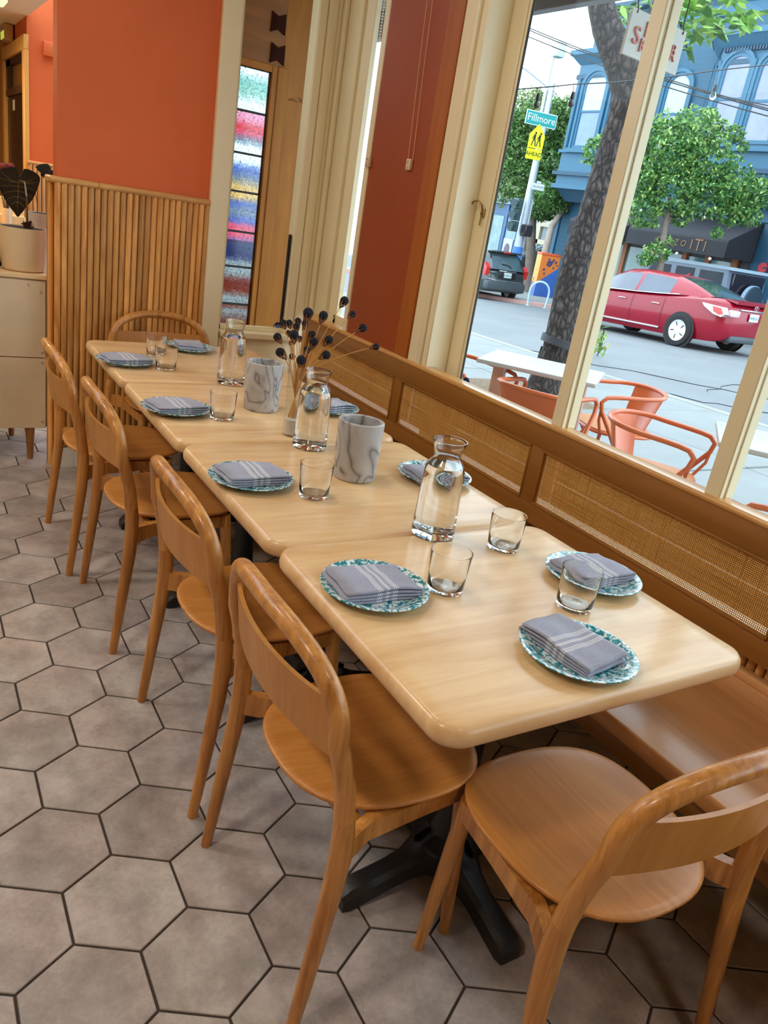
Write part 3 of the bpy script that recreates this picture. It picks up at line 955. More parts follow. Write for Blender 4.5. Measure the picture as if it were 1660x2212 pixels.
# ================================================================== chairs
def make_chair():
    t = thing('dining_chair', '', 'chair', (0, 0, 0), 0, 'oak dining chairs')
    def bow(x):
        return -0.038 * (1 - (x / 0.232) ** 2)
    leg = [(0.246, 0.0, 0.0), (0.2455, 0.012, 0.10), (0.2445, 0.026, 0.22), (0.243, 0.040, 0.34), (0.241, 0.046, 0.42), (0.239, 0.0455, 0.47), (0.238, 0.043, 0.50)]
    for s in (-1, 1):
        bm = nb()
        tube(bm, [(s * x, y, z) for x, y, z in leg], [0.0125, 0.0145, 0.0168, 0.0192, 0.0205, 0.0200, 0.0190], 14, up=(1, 0, 0))
        finish('rear_leg', bm, OAK_FRAME, t)
    a = 0.231
    arch = [(0.238, 0.043, 0.50), (0.236, 0.036, 0.56), (0.233, 0.022, 0.62)]
    N = 26
    n = 2.5
    for k in range(N + 1):
        th = math.pi * k / N
        c, s_ = math.cos(th), math.sin(th)
        x = a * math.copysign(abs(c) ** (2 / n), c)
        z = 0.655 + 0.152 * abs(s_) ** (2 / n)
        y = 0.012 + bow(x) - 0.010 * abs(s_)
        arch.append((x, y, z))
    arch += [(-0.233, 0.022, 0.62), (-0.236, 0.036, 0.56), (-0.238, 0.043, 0.50)]
    bm = nb()
    tube(bm, arch, [0.0190, 0.0184, 0.0180] + [0.0178] * (len(arch) - 6) + [0.0180, 0.0184, 0.0190], 14, up=(1, 0, 0))
    finish('top_bow', bm, OAK_FRAME, t)
    # curved plywood back panel
    bm = nb()
    nx, nz = 24, 6
    lay = []
    for o in (0.0045, -0.0045):
        g = []
        for i in range(nx + 1):
            x = -0.229 + 0.458 * i / nx
            row = []
            for j in range(nz + 1):
                q = j / nz
                top = 0.722 + 0.008 * (abs(x) / 0.229) ** 6
                bot = 0.616 - 0.004 * (abs(x) / 0.229) ** 4
                z = bot + (top - bot) * q
                row.append(bm.verts.new((x, 0.024 - 0.014 * q + bow(x) * 1.12 + o, z)))
            g.append(row)
        lay.append(g)
    for g, fl in zip(lay, (1, -1)):
        for i in range(nx):
            for j in range(nz):
                bm.faces.new([g[i][j], g[i + 1][j], g[i + 1][j + 1], g[i][j + 1]][::fl])
    A, B = lay
    for i in range(nx):
        bm.faces.new([A[i][nz], A[i + 1][nz], B[i + 1][nz], B[i][nz]])
        bm.faces.new([A[i][0], B[i][0], B[i + 1][0], A[i + 1][0]])
    for j in range(nz):
        bm.faces.new([A[0][j], A[0][j + 1], B[0][j + 1], B[0][j]])
        bm.faces.new([A[nx][j], B[nx][j], B[nx][j + 1], A[nx][j + 1]])
    finish('backrest', bm, OAK_PANEL, t, True, 50)
    # seat: rounded shell with a slight hollow
    bm = nb()
    seg = 56
    def outline(th, k):
        c, s_ = math.cos(th), math.sin(th)
        y = 0.234 + 0.214 * k * math.copysign(abs(s_) ** (2 / 2.5), s_)
        wid = 0.203 + 0.012 * max(0, (y - 0.234) / 0.214) - 0.012 * max(0, (0.234 - y) / 0.214)
        x = wid * k * math.copysign(abs(c) ** (2 / 2.5), c)
        return x, y
    def hz(x, y, k):
        return -0.012 * (1 - k ** 2) - 0.010 * max(0, (y - 0.36) / 0.09) ** 2 + 0.004 * max(0, (0.1 - y) / 0.08)
    prof = [(0.0, 0.45), (0.2, 0.45), (0.4, 0.45), (0.6, 0.45), (0.8, 0.45), (0.92, 0.45), (0.975, 0.449), (0.995, 0.4465), (1.0, 0.443), (0.995, 0.439), (0.97, 0.436), (0.8, 0.435), (0.4, 0.435), (0.0, 0.435)]
    rg = []
    for k, z in prof:
        if k == 0:
            x, y = 0, 0.234
            rg.append([bm.verts.new((0, y, z + hz(0, y, 0)))])
        else:
            r = []
            for i in range(seg):
                x, y = outline(2 * math.pi * i / seg, k)
                r.append(bm.verts.new((x, y, z + hz(x, y, k))))
            rg.append(r)
    for A, B in zip(rg, rg[1:]):
        for i in range(seg):
            j = (i + 1) % seg
            if len(A) == 1: bm.faces.new([A[0], B[i], B[j]])
            elif len(B) == 1: bm.faces.new([A[i], A[j], B[0]])
            else: bm.faces.new([A[i], A[j], B[j], B[i]])
    finish('seat', bm, OAK_SEAT, t, True, 60)
    for s in (-1, 1):
        bm = nb()
        st = [(0.243, 0.042, 0.375, 0.428, 0.013), (0.215, 0.075, 0.378, 0.430, 0.013), (0.190, 0.13, 0.384, 0.428, 0.012), (0.178, 0.26, 0.388, 0.426, 0.012), (0.166, 0.375, 0.385, 0.424, 0.012)]
        rg = []
        for x, y, z0, z1, w in st:
            rg.append([bm.verts.new((s * (x + q), y, z)) for q, z in ((-w, z0), (w, z0), (w, z1), (-w, z1))])
        for A, B in zip(rg, rg[1:]):
            for i in range(4): bm.faces.new([A[i], A[(i + 1) % 4], B[(i + 1) % 4], B[i]])
        bm.faces.new(rg[0][::-1])
        bm.faces.new(rg[-1])
        finish('side_rail', bm, OAK_FRAME, t, True, 30)
        bm = nb()
        tube(bm, [(s * 0.162, 0.372, 0.424), (s * 0.166, 0.382, 0.30), (s * 0.172, 0.396, 0.12), (s * 0.176, 0.404, 0.0)], [0.0185, 0.0178, 0.0145, 0.0115], 12)
        finish('front_leg', bm, OAK_FRAME, t)
    bm = nb()
    box(bm, (-0.155, 0.362, 0.385), (0.155, 0.382, 0.424), 0.003)
    finish('front_rail', bm, OAK_FRAME, t)
    bm = nb()
    box(bm, (-0.185, 0.10, 0.385), (0.185, 0.122, 0.424), 0.003)
    finish('cross_rail', bm, OAK_FRAME, t)
    return t
chair0 = make_chair()
chair0.location = (0.540, 1.074, 0)
chair0.rotation_euler = (0, 0, -math.pi / 2)
chair0['label'] = 'oak chair with curved back pulled up to the nearest table on its aisle side'
H2 = -math.pi / 2
for x, y, rz, lab in ((0.537, 1.664, H2, 'oak chair with curved back at the second table, next behind the nearest aisle chair'),
                      (0.514, 2.430, H2, 'oak chair with curved back at the third table, third along the aisle'),
                      (0.477, 2.993, H2, 'oak chair with curved back at the farthest table, last along the aisle side'),
                      (1.068, 3.80, math.pi, 'oak chair at the far head of the table row before the pole wainscot'),
                      (1.036, 0.480, math.radians(-1), 'oak chair at the near head of the table row, its whole seat in view')):
    dup(chair0, (x, y, 0), rz, lab)

# ================================================================== things on the tables
H = 0.7402
def make_plate():
    m, nt, b = base('spatter_enamel')
    L = nt.links
    oi = nt.nodes.new('ShaderNodeObjectInfo')
    mp = coords(nt, (1, 1, 1))
    a = nt.nodes.new('ShaderNodeVectorMath')
    off = node(nt, 'ShaderNodeMath', operation='MULTIPLY')
    off.inputs[1].default_value = 30.0
    L.new(oi.outputs['Random'], off.inputs[0])
    L.new(mp.outputs[0], a.inputs[0])
    L.new(off.outputs[0], a.inputs[1])
    n1 = node(nt, 'ShaderNodeTexNoise', Scale=95.0, Detail=2.5, Roughness=0.55, Distortion=0.7)
    L.new(a.outputs[0], n1.inputs['Vector'])
    r1 = ramp(nt, [(0.47, rgb(222, 232, 234)), (0.51, rgb(84, 172, 184)), (0.59, rgb(28, 124, 138))])
    L.new(n1.outputs['Fac'], r1.inputs[0])
    L.new(r1.outputs[0], b.inputs['Base Color'])
    b.inputs['Roughness'].default_value = 0.18
    b.inputs['Coat Weight'].default_value = 0.4
    bm = nb()
    lathe(bm, [(0.0, 0.004), (0.070, 0.004), (0.076, 0.005), (0.085, 0.010), (0.098, 0.0155), (0.1085, 0.0185), (0.1105, 0.0182), (0.1108, 0.0168), (0.1085, 0.0155), (0.096, 0.011), (0.083, 0.005), (0.074, 0.0), (0.0, 0.0)], 56)
    return finish('plate', bm, m)
plate0 = make_plate()
PL = [(1.031, 0.828, 'teal spattered plate at the near head of the table row, closest to camera'),
      (0.774, 1.146, 'teal spattered plate on aisle side of the nearest table'),
      (1.318, 1.078, 'teal spattered plate on window side of the nearest table, behind the corner tumbler'),
      (0.751, 1.766, 'teal spattered plate on aisle side of the second table'),
      (1.312, 1.732, 'teal spattered plate on window side of the second table, behind the front carafe'),
      (0.741, 2.408, 'teal spattered plate on aisle side of the third table'),
      (1.315, 2.44, 'teal spattered plate on window side of the third table, behind the front marble cooler'),
      (0.732, 3.062, 'teal spattered plate on aisle side of the farthest table'),
      (1.080, 3.37, 'teal spattered plate at the far head of the table row, before the far chair')]
for k, (x, y, lab) in enumerate(PL):
    p = plate0 if k == 0 else link('plate', plate0.data)
    p.location = (x, y, H)
    p.rotation_euler = (0, 0, k * 1.3)
    tag(p, lab, 'plate', 'teal spattered plates')
def make_napkin_mat():
    m, nt, b = base('grey_striped_linen')
    L = nt.links
    tc = nt.nodes.new('ShaderNodeTexCoord')
    sx = nt.nodes.new('ShaderNodeSeparateXYZ')
    L.new(tc.outputs['Object'], sx.inputs[0])
    out = None
    for c, w in ((-0.030, 0.0011), (-0.0245, 0.0011), (-0.019, 0.0011), (0.0, 0.0045), (0.019, 0.0011), (0.0245, 0.0011), (0.030, 0.0011)):
        s = node(nt, 'ShaderNodeMath', operation='SUBTRACT')
        s.inputs[1].default_value = c * 0.72 + 0.006
        L.new(sx.outputs['X'], s.inputs[0])
        a = node(nt, 'ShaderNodeMath', operation='ABSOLUTE')
        L.new(s.outputs[0], a.inputs[0])
        l = node(nt, 'ShaderNodeMath', operation='LESS_THAN')
        l.inputs[1].default_value = w * 0.75
        L.new(a.outputs[0], l.inputs[0])
        if c == 0.0:
            k = node(nt, 'ShaderNodeMath', operation='MULTIPLY')
            k.inputs[1].default_value = 0.55
            L.new(l.outputs[0], k.inputs[0])
            l = k
        if out is None: out = l
        else:
            mx = node(nt, 'ShaderNodeMath', operation='MAXIMUM')
            L.new(out.outputs[0], mx.inputs[0])
            L.new(l.outputs[0], mx.inputs[1])
            out = mx
    mp = coords(nt, (1, 1, 1))
    n1 = node(nt, 'ShaderNodeTexNoise', Scale=420.0, Detail=3.0)
    L.new(mp.outputs[0], n1.inputs['Vector'])
    r = ramp(nt, [(0.3, rgb(140, 144, 164)), (0.7, rgb(168, 172, 192))])
    L.new(n1.outputs['Fac'], r.inputs[0])
    mx = node(nt, 'ShaderNodeMix', data_type='RGBA')
    L.new(out.outputs[0], mx.inputs[0])
    L.new(r.outputs[0], mx.inputs[6])
    mx.inputs[7].default_value = rgb(226, 226, 228)
    L.new(mx.outputs[2], b.inputs['Base Color'])
    b.inputs['Roughness'].default_value = 0.9
    b.inputs['Sheen Weight'].default_value = 0.15
    bp = node(nt, 'ShaderNodeBump', Strength=0.25, Distance=0.001)
    L.new(n1.outputs['Fac'], bp.inputs['Height'])
    L.new(bp.outputs[0], b.inputs['Normal'])
    return m
NAP = make_napkin_mat()
def fold(bm, uvl, Lx, rings, y0, y1, seed, drop):
    """cloth strip whose end view is the polyline rings (y,z), extruded along x with soft waves"""
    rnd = random.Random(seed)
    n = 16
    ph = [rnd.uniform(0, 6) for _ in range(6)]
    g = []
    for i in range(n + 1):
        t = i / n
        x = Lx * (t - 0.5)
        row = []
        for j, (y, z) in enumerate(rings):
            sh = 0.0035 * math.sin(3.0 * t + ph[0]) + 0.0015 * math.sin(9 * t + ph[1])
            sag = drop * math.sin(2.2 * t + ph[2]) * (y - y0) / (y1 - y0) * 0.3
            zz = z * (1 + 0.12 * math.sin(3 * t + ph[3] + y * 22) + 0.04 * math.sin(11 * t + ph[5])) + sag * 0.6
            row.append(bm.verts.new((x + 0.0025 * math.sin(y * 60 + ph[4]), y + sh, max(zz, 0.0005))))
        g.append(row)
    for i in range(n):
        for j in range(len(rings) - 1):
            f = bm.faces.new([g[i][j], g[i + 1][j], g[i + 1][j + 1], g[i][j + 1]])
            for l, (a, b_) in zip(f.loops, ((i, j), (i + 1, j), (i + 1, j + 1), (i, j + 1))):
                l[uvl].uv = (a / n, b_ / max(1, len(rings) - 1))
def make_napkin(seed):
    """a napkin folded to a thick strip: stacked layers joined by round folds along one side"""
    bm = nb()
    uvl = bm.loops.layers.uv.new('UVMap')
    th = 0.0026
    W0 = 0.160
    levels = [0.0025, 0.0085, 0.0150, 0.0212]
    ring = []
    side = 1
    hw = W0 / 2
    for k, z in enumerate(levels):
        ys = [(-hw + W0 * i / 6) for i in range(7)]
        if side < 0: ys = ys[::-1]
        pts = []
        for i, y in enumerate(ys):
            e = 1 - (abs(y) / hw) ** 4
            pts.append((y * (0.99 - 0.012 * (4 - k) * 0.4), z + (0.0022 * e if k == 3 else 0.0004 * e * k)))
        ring += pts
        if k < len(levels) - 1:
            z2 = levels[k + 1]
            ye = pts[-1][0]
            s = 1 if ye > 0 else -1
            r = (z2 - z) / 2
            for q in (0.25, 0.5, 0.75):
                a = -math.pi / 2 + math.pi * q
                ring.append((ye + s * r * math.cos(a) * 1.5, z + r + r * math.sin(a)))
        side = -side
    fold(bm, uvl, 0.112, ring, -hw, hw, seed, 0.004)
    for v in bm.verts: v.co.x, v.co.y = v.co.y, v.co.x
    me_bm = bm
    o = finish('napkin', me_bm, NAP, None, True, 70)
    so = o.modifiers.new('thick', 'SOLIDIFY')
    so.thickness = 0.0042
    so.offset = 0
    return o
NP_ = [(1.030, 0.845, math.radians(-84), 'folded grey striped napkin on the plate at the near head of the nearest table'),
       (0.770, 1.150, math.radians(-3), 'folded grey striped napkin on aisle side plate of the nearest table'),
       (1.318, 1.085, math.radians(2), 'folded grey striped napkin on window side plate of the nearest table'),
       (0.755, 1.772, math.radians(1), 'folded grey striped napkin on aisle side plate of the second table'),
       (1.303, 1.716, math.radians(0), 'folded grey striped napkin on window side plate behind the front carafe'),
       (0.738, 2.402, math.radians(8), 'folded grey striped napkin on aisle side plate of the third table'),
       (1.315, 2.44, math.radians(10), 'folded grey striped napkin on window side plate behind the middle carafe'),
       (0.730, 3.045, math.radians(6), 'folded grey striped napkin on aisle side plate of the farthest table'),
       (1.080, 3.385, math.radians(82), 'folded grey striped napkin on the plate at the far head of the row')]
nm = []
for k, (x, y, rz, lab) in enumerate(NP_):
    if k < 3:
        o = make_napkin(11 + k)
        nm.append(o)
    else:
        o = nm[1 + k % 2].copy()
        C.objects.link(o)
    o.location = (x, y, H + 0.0055)
    o.rotation_euler = (0, 0, rz)
    tag(o, lab, 'napkin', 'folded grey napkins')

bm = nb()
lathe(bm, [(0.0, 0.0), (0.034, 0.0), (0.0375, 0.0015), (0.0385, 0.006), (0.0402, 0.04), (0.0435, 0.086), (0.0435, 0.0885), (0.0422, 0.0885), (0.0418, 0.086), (0.0386, 0.04), (0.0366, 0.013), (0.033, 0.0085), (0.02, 0.0075), (0.0, 0.0072)], 48)
gl0 = finish('tumbler', bm, CLEAR)
GLS = [(1.172, 0.985, 'clear empty tumbler nearest the front of the first table, between two plates'),
       (0.930, 1.120, 'clear empty tumbler on the nearest table, beside the aisle side plate'),
       (1.206, 1.270, 'clear empty tumbler on the nearest table, right of the front carafe'),
       (0.878, 1.650, 'clear empty tumbler on the second table, left of the front marble cooler'),
       (0.868, 2.328, 'clear empty tumbler on the third table, beside its aisle side plate'),
       (0.868, 2.985, 'clear empty tumbler on the farthest table, beside its aisle side plate'),
       (0.893, 3.220, 'clear empty tumbler on the farthest table nearest the far chair')]
for k, (x, y, lab) in enumerate(GLS):
    g = gl0 if k == 0 else link('tumbler', gl0.data)
    g.location = (x, y, H)
    tag(g, lab, 'glass', 'empty tumblers')
# carafes
def make_carafe():
    t = thing('carafe', '', 'carafe', (0, 0, 0), 0, 'water carafes')
    outer = [(0.0, 0.0), (0.045, 0.0), (0.051, 0.002), (0.0525, 0.008), (0.0525, 0.016), (0.0512, 0.06), (0.0495, 0.12), (0.0482, 0.160), (0.0462, 0.174), (0.041, 0.186), (0.0345, 0.195), (0.0315, 0.202), (0.032, 0.208), (0.0365, 0.225), (0.0412, 0.2385), (0.0412, 0.240)]
    inner = [(0.0396, 0.240), (0.035, 0.225), (0.0304, 0.208), (0.0298, 0.202), (0.0325, 0.1935), (0.039, 0.1845), (0.0442, 0.173), (0.0462, 0.160), (0.0475, 0.12), (0.0490, 0.06), (0.0490, 0.026), (0.044, 0.0195), (0.02, 0.0175), (0.0, 0.0168)]
    bm = nb()
    lathe(bm, outer + inner, 56)
    finish('glass_body', bm, CLEAR, t, True, 50)
    bm = nb()
    k = 0.0002
    w = [(0.0, 0.178), (0.0418 + k, 0.178)] + [(r + k, z) for r, z in inner[6:-1]] + [(0.0, 0.0166)]
    lathe(bm, w, 56)
    finish('water', bm, WATER, t, True, 50)
    return t
ca0 = make_carafe()
ca0.location = (1.068, 1.374, H)
ca0['label'] = 'glass carafe of water nearest the camera, between the first and second tables'
dup(ca0, (1.046, 2.035, H), 0, 'glass carafe of water in the middle, behind the front marble cooler')
dup(ca0, (1.063, 2.79, H), 0, 'glass carafe of water farthest off, before the rear marble cooler and entry window')
# marble coolers
def make_marble():
    m, nt, b = base('veined_marble')
    L = nt.links
    mp = coords(nt, (9, 9, 5.5))
    oi = nt.nodes.new('ShaderNodeObjectInfo')
    a = nt.nodes.new('ShaderNodeVectorMath')
    off = node(nt, 'ShaderNodeMath', operation='MULTIPLY')
    off.inputs[1].default_value = 20.0
    L.new(oi.outputs['Random'], off.inputs[0])
    L.new(mp.outputs[0], a.inputs[0])
    L.new(off.outputs[0], a.inputs[1])
    n1 = node(nt, 'ShaderNodeTexNoise', Scale=0.8, Detail=2.0, Distortion=0.9)
    L.new(a.outputs[0], n1.inputs['Vector'])
    mu = node(nt, 'ShaderNodeMath', operation='MULTIPLY')
    mu.inputs[1].default_value = 7.0
    L.new(n1.outputs['Fac'], mu.inputs[0])
    pp = node(nt, 'ShaderNodeMath', operation='PINGPONG')
    pp.inputs[1].default_value = 0.5
    L.new(mu.outputs[0], pp.inputs[0])
    r1 = ramp(nt, [(0.0, rgb(112, 108, 108)), (0.05, rgb(156, 153, 153)), (0.2, rgb(184, 182, 181)), (0.5, rgb(192, 190, 189))])
    L.new(pp.outputs[0], r1.inputs[0])
    n2 = node(nt, 'ShaderNodeTexNoise', Scale=1.4, Detail=5.0)
    L.new(a.outputs[0], n2.inputs['Vector'])
    r2 = ramp(nt, [(0.35, (0.72, 0.73, 0.75)), (0.6, (1, 1, 1))])
    L.new(n2.outputs['Fac'], r2.inputs[0])
    mx = node(nt, 'ShaderNodeMix', data_type='RGBA', blend_type='MULTIPLY')
    mx.inputs[0].default_value = 0.8
    L.new(r1.outputs[0], mx.inputs[6])
    L.new(r2.outputs[0], mx.inputs[7])
    L.new(mx.outputs[2], b.inputs['Base Color'])
    b.inputs['Roughness'].default_value = 0.22
    return m
MARB = make_marble()
bm = nb()
lathe(bm, [(0.0, 0.0), (0.056, 0.0), (0.0585, 0.002), (0.0605, 0.006), (0.0645, 0.160), (0.064, 0.1645), (0.062, 0.166), (0.053, 0.166), (0.0512, 0.1645), (0.0508, 0.16), (0.049, 0.015), (0.0, 0.012)], 56)
mc = finish('wine_cooler', bm, MARB)
mc.location = (1.062, 1.772, H)
tag(mc, 'grey veined marble wine cooler in front, on the second table', 'wine cooler', 'marble wine coolers')
mc2 = link('wine_cooler', mc.data, None, (1.050, 2.445, H), 2.0)
tag(mc2, 'grey veined marble wine cooler at the rear, left of the flower vase', 'wine cooler', 'marble wine coolers')
# vase with sand and dried flowers
vs_ = thing('flower_vase', 'tall narrow clear glass vase with white sand holding dried blue flowers', 'vase', (1.034, 2.15, H))
bm = nb()
lathe(bm, [(0.0, 0.0), (0.026, 0.0), (0.028, 0.003), (0.0285, 0.1), (0.029, 0.205), (0.0275, 0.205), (0.0265, 0.1), (0.0262, 0.008), (0.0, 0.007)], 32)
finish('glass_body', bm, THIN, vs_)
bm = nb()
lathe(bm, [(0.0, 0.0066), (0.02, 0.0066), (0.0263, 0.0078), (0.0264, 0.054), (0.018, 0.060), (0.0, 0.057)], 24)
finish('sand', bm, plain('white_sand', rgb(232, 222, 206), 0.95, var=0.06, vscale=300, bump=0.6, bscale=500), vs_)
FLW = plain('navy_globe_flower', rgb(9, 12, 30), 0.9, var=0.5, vscale=160, bump=0.9, bscale=260, rnd=0.3)
STEM = plain('dry_stem', rgb(204, 148, 82), 0.7, var=0.15, vscale=60)
BRACT = plain('dry_bract', rgb(120, 76, 44), 0.8, var=0.2, vscale=60)
heads = [(1095, 175, 50, -.02), (630, 330, 60, -.05), (825, 365, 53, -.03), (1195, 350, 42, .05), (1330, 525, 50, -.01), (1500, 765, 42, .02), (895, 675, 50, -.04), (860, 870, 52, -.05),
         (540, 935, 56, -.06), (270, 835, 54, -.03), (235, 640, 48, .0), (312, 462, 42, .02), (386, 462, 40, .04), (500, 437, 40, .05), (480, 502, 40, .0), (590, 468, 40, .03), (448, 612, 56, -.06),
         (702, 702, 52, -.03), (682, 612, 48, .02), (425, 890, 38, .05), (615, 808, 44, .04), (375, 590, 34, .06), (520, 660, 34, .06), (405, 720, 30, .07)]
special = {0: 'dried navy globe flower standing highest in the vase, toward the window', 5: 'dried navy globe flower leaning out lowest and farthest right over the bench',
           1: 'large dried navy globe flower on the long upright stem at the front of the bunch', 4: 'dried navy globe flower leaning right, second lowest toward the bench',
           3: 'dried navy globe flower just right of the highest one', 9: 'dried navy globe flower drooping lowest on the left, above the rear marble cooler',
           8: 'large dried navy globe flower low in front, just above the vase mouth', 2: 'greyish green-tinged globe flower just left of the highest one'}
VB = Vector((1.034, 2.15, H))
for k, (a, b_, r, dz) in enumerate(heads):
    Z = 2.40 + dz
    hp = at(560 + a / 5.93, 620 + b_ / 5.93, Z)
    rad = r * 1.1 / 5.93 / FOC * Z
    f = thing('dried_flower', special.get(k, 'dried navy globe flower in the crowded left bunch of the vase'), 'flower', VB + Vector((0, 0, 0.055)), 0, 'dried flowers in the vase')
    o = f.location
    d = hp - (VB + Vector((0, 0, 0.2)))
    h2 = Vector((d.x, d.y, 0))
    L_ = max(h2.length, 1e-4)
    rim = VB + Vector((0, 0, 0.205)) + h2 / L_ * min(0.022, L_ * 0.45)
    foot = VB + Vector((0, 0, 0.058)) - h2 / L_ * min(0.016, L_ * 0.3)
    up = (hp - rim).normalized()
    mid = (rim + hp) / 2 + Vector((0, 0, 0.02 * min(1, L_ / 0.15)))
    bm = nb()
    def bez(t):
        if t < 0.4: return foot.lerp(rim, t / 0.4)
        s = (t - 0.4) / 0.6
        return (1 - s) ** 2 * rim + 2 * s * (1 - s) * mid + s * s * hp
    tube(bm, [bez(i / 12) - o for i in range(13)], 0.0013, 6)
    finish('stem', bm, STEM, f)
    bm = nb()
    q = bmesh.ops.create_icosphere(bm, subdivisions=3, radius=rad)
    for v in q['verts']:
        n_ = v.co.normalized()
        v.co *= 1 + 0.07 * math.sin(n_.x * 17 + k) * math.sin(n_.y * 19) * math.sin(n_.z * 18 + 1)
    bmesh.ops.translate(bm, verts=q['verts'], vec=hp - o)
    finish('bloom', bm, FLW, f)
    bm = nb()
    dirn = (hp - mid).normalized()
    sx_ = dirn.orthogonal().normalized()
    sy_ = dirn.cross(sx_)
    for i in range(6):
        an = i * math.pi / 3
        e = sx_ * math.cos(an) + sy_ * math.sin(an)
        tube(bm, [hp - dirn * rad * 2.1 - o, hp - dirn * rad * 1.2 + e * rad * 0.55 - o, hp - dirn * rad * 0.2 + e * rad * 0.98 - o], [0.0012, 0.0018, 0.0007], 5)
    finish('bracts', bm, BRACT, f)

# ================================================================== cabinet, pots and plants on the left
CABW = plain('scuffed_white_cabinet', rgb(216, 196, 164), 0.5, var=0.08, vscale=4)
cb = thing('cabinet', 'white painted low cabinet on short tapered wooden legs left of the pole wall', 'cabinet', (0.2, 4.3, 0))
rbox('body', (-0.60, -0.255, 0.165), (0.388, 0.26, 0.895), CABW, cb, 0.003)
rbox('top', (-0.61, -0.275, 0.893), (0.398, 0.27, 0.915), plain('cabinet_top', rgb(232, 200, 150), 0.45, var=0.04), cb, 0.004)
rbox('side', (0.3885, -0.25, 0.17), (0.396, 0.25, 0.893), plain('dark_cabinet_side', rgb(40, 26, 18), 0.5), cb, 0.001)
rbox('door', (-0.59, -0.268, 0.525), (0.384, -0.255, 0.888), CABW, cb, 0.002)
rbox('door', (-0.59, -0.268, 0.168), (0.384, -0.255, 0.521), CABW, cb, 0.002)
for x, z in ((0.31, 0.866), (0.365, 0.835), (0.37, 0.50), (0.37, 0.55), (0.37, 0.20)):
    bm = nb()
    lathe(bm, [(0.0, -0.003), (0.005, -0.002), (0.005, 0.002)], 8, mat=Matrix.Translation((x, -0.268, z)) @ Matrix.Rotation(math.pi / 2, 4, 'X'))
    finish('nail_head', bm, DKWOOD, cb)
LEGW = wood('cabinet_leg_wood', rgb(120, 76, 30), rgb(176, 122, 58), 2, 40, 0.4)
for x, y in ((0.315, -0.24), (0.36, 0.22), (-0.5, -0.24), (-0.5, 0.22), (0.27, 0.14)):
    bm = nb()
    lathe(bm, [(0.014, 0.0), (0.023, 0.165)], 12, c=(x, y, 0))
    finish('leg', bm, LEGW, cb)
def pot(name, label, loc, r0, r1, h, m):
    t = thing(name, label, 'plant pot', loc)
    bm = nb()
    lathe(bm, [(0.0, 0.0), (r0 * 0.86, 0.0), (r0 * 0.96, h * 0.03), (r0 * 1.02, h * 0.12), (r1, h * 0.55), (r1 * 1.0, h), (r1 * 0.95, h), (r1 * 0.94, h * 0.96), (0.0, h * 0.955)], 40)
    finish('planter', bm, m, t)
    bm = nb()
    lathe(bm, [(0.0, h * 0.985), (r1 * 0.945, h * 0.98), (r1 * 0.93, h * 0.965)], 24)
    finish('soil', bm, plain('soil_and_inner_shade', rgb(24, 16, 14), 0.95, bump=0.8, bscale=90), t)  # dark soil set near the rim, standing in for the pot's inner shade too
    return t
POTM = plain('cream_ceramic', rgb(216, 190, 150), 0.4, var=0.03)
pot('potted_plant', 'cream round planter with one large dark heart-shaped leaf, on the cabinet', (0.505, 4.16, 0.915), 0.098, 0.105, 0.195, POTM)
pp1 = bpy.data.objects['potted_plant']
LEAFM = plain('dark_velvet_leaf', rgb(34, 26, 12), 0.65, spec=0.2, var=0.25, vscale=30)
VEIN = plain('leaf_vein', rgb(112, 92, 40), 0.5)
STALK = plain('leaf_stalk', rgb(84, 64, 26), 0.5)
def heart(parent, M, S, veins=True):
    """big heart leaf: grid of a cordate outline, folded softly along the midrib"""
    bm = nb()
    def half(t):
        # t 0 (tip) .. 1 (lobe top); half width
        w = 0.47 * (math.sin(math.pi * min(1.0, t * 0.60 + 0.0) ) ** 0.9 if t < 0.82 else (max(0.0, 1 - ((t - 0.82) / 0.19) ** 2.2)) ** 0.5 * 0.998)
        return w
    rows = 18
    ks = 7
    lay = []
    for i in range(rows + 1):
        t = i / rows
        y = -0.62 + 1.04 * t
        w = half(t) if 0 < t < 1 else (0.0 if t == 0 else 0.2)
        inner = max(0.0, (t - 0.78) / 0.22) ** 1.5 * 0.09
        rl = []
        for sgn in (-1, 1):
            for j in range(ks):
                q = j / (ks - 1)
                x = sgn * (inner + (max(w, inner + 0.02) - inner) * q)
                z = 0.10 * abs(x) ** 1.3 - 0.12 * (y + 0.1) ** 2 + 0.012 * math.sin(14 * y + 4 * abs(x))
                rl.append(bm.verts.new(M @ Vector((x * S, y * S, z * S))))
        lay.append(rl)
    for A, B in zip(lay, lay[1:]):
        for s0 in (0, ks):
            for j in range(ks - 1):
                bm.faces.new([A[s0 + j], A[s0 + j + 1], B[s0 + j + 1], B[s0 + j]])
    bmesh.ops.remove_doubles(bm, verts=bm.verts[:], dist=0.0006)
    o = finish('leaf', bm, LEAFM, parent, True, 80)
    s = o.modifiers.new('thick', 'SOLIDIFY')
    s.thickness = 0.0012
    if veins:
        bm = nb()
        def P(x, y):
            z = 0.10 * abs(x) ** 1.3 - 0.12 * (y + 0.1) ** 2 + 0.012 * math.sin(14 * y + 4 * abs(x)) + 0.006
            return M @ Vector((x * S, y * S, z * S))
        tube(bm, [P(0, 0.14 - 0.07 * i) for i in range(11)], [0.0024 - 0.0002 * i for i in range(11)], 5)
        for y0, dy, w in ((0.10, 0.20, 0.40), (0.10, 0.06, 0.44), (0.02, -0.06, 0.42), (-0.08, -0.12, 0.36), (-0.2, -0.13, 0.27), (-0.32, -0.12, 0.18)):
            for s in (-1, 1):
                tube(bm, [P(s * w * q, y0 + dy * q * q) for q in (0, .25, .5, .75, 1)], [0.0016, 0.0013, 0.0011, 0.0008, 0.0005], 5)
        finish('veins', bm, VEIN, o)
lc = at(40, 405, 4.05)
fw = (CP - lc).normalized()
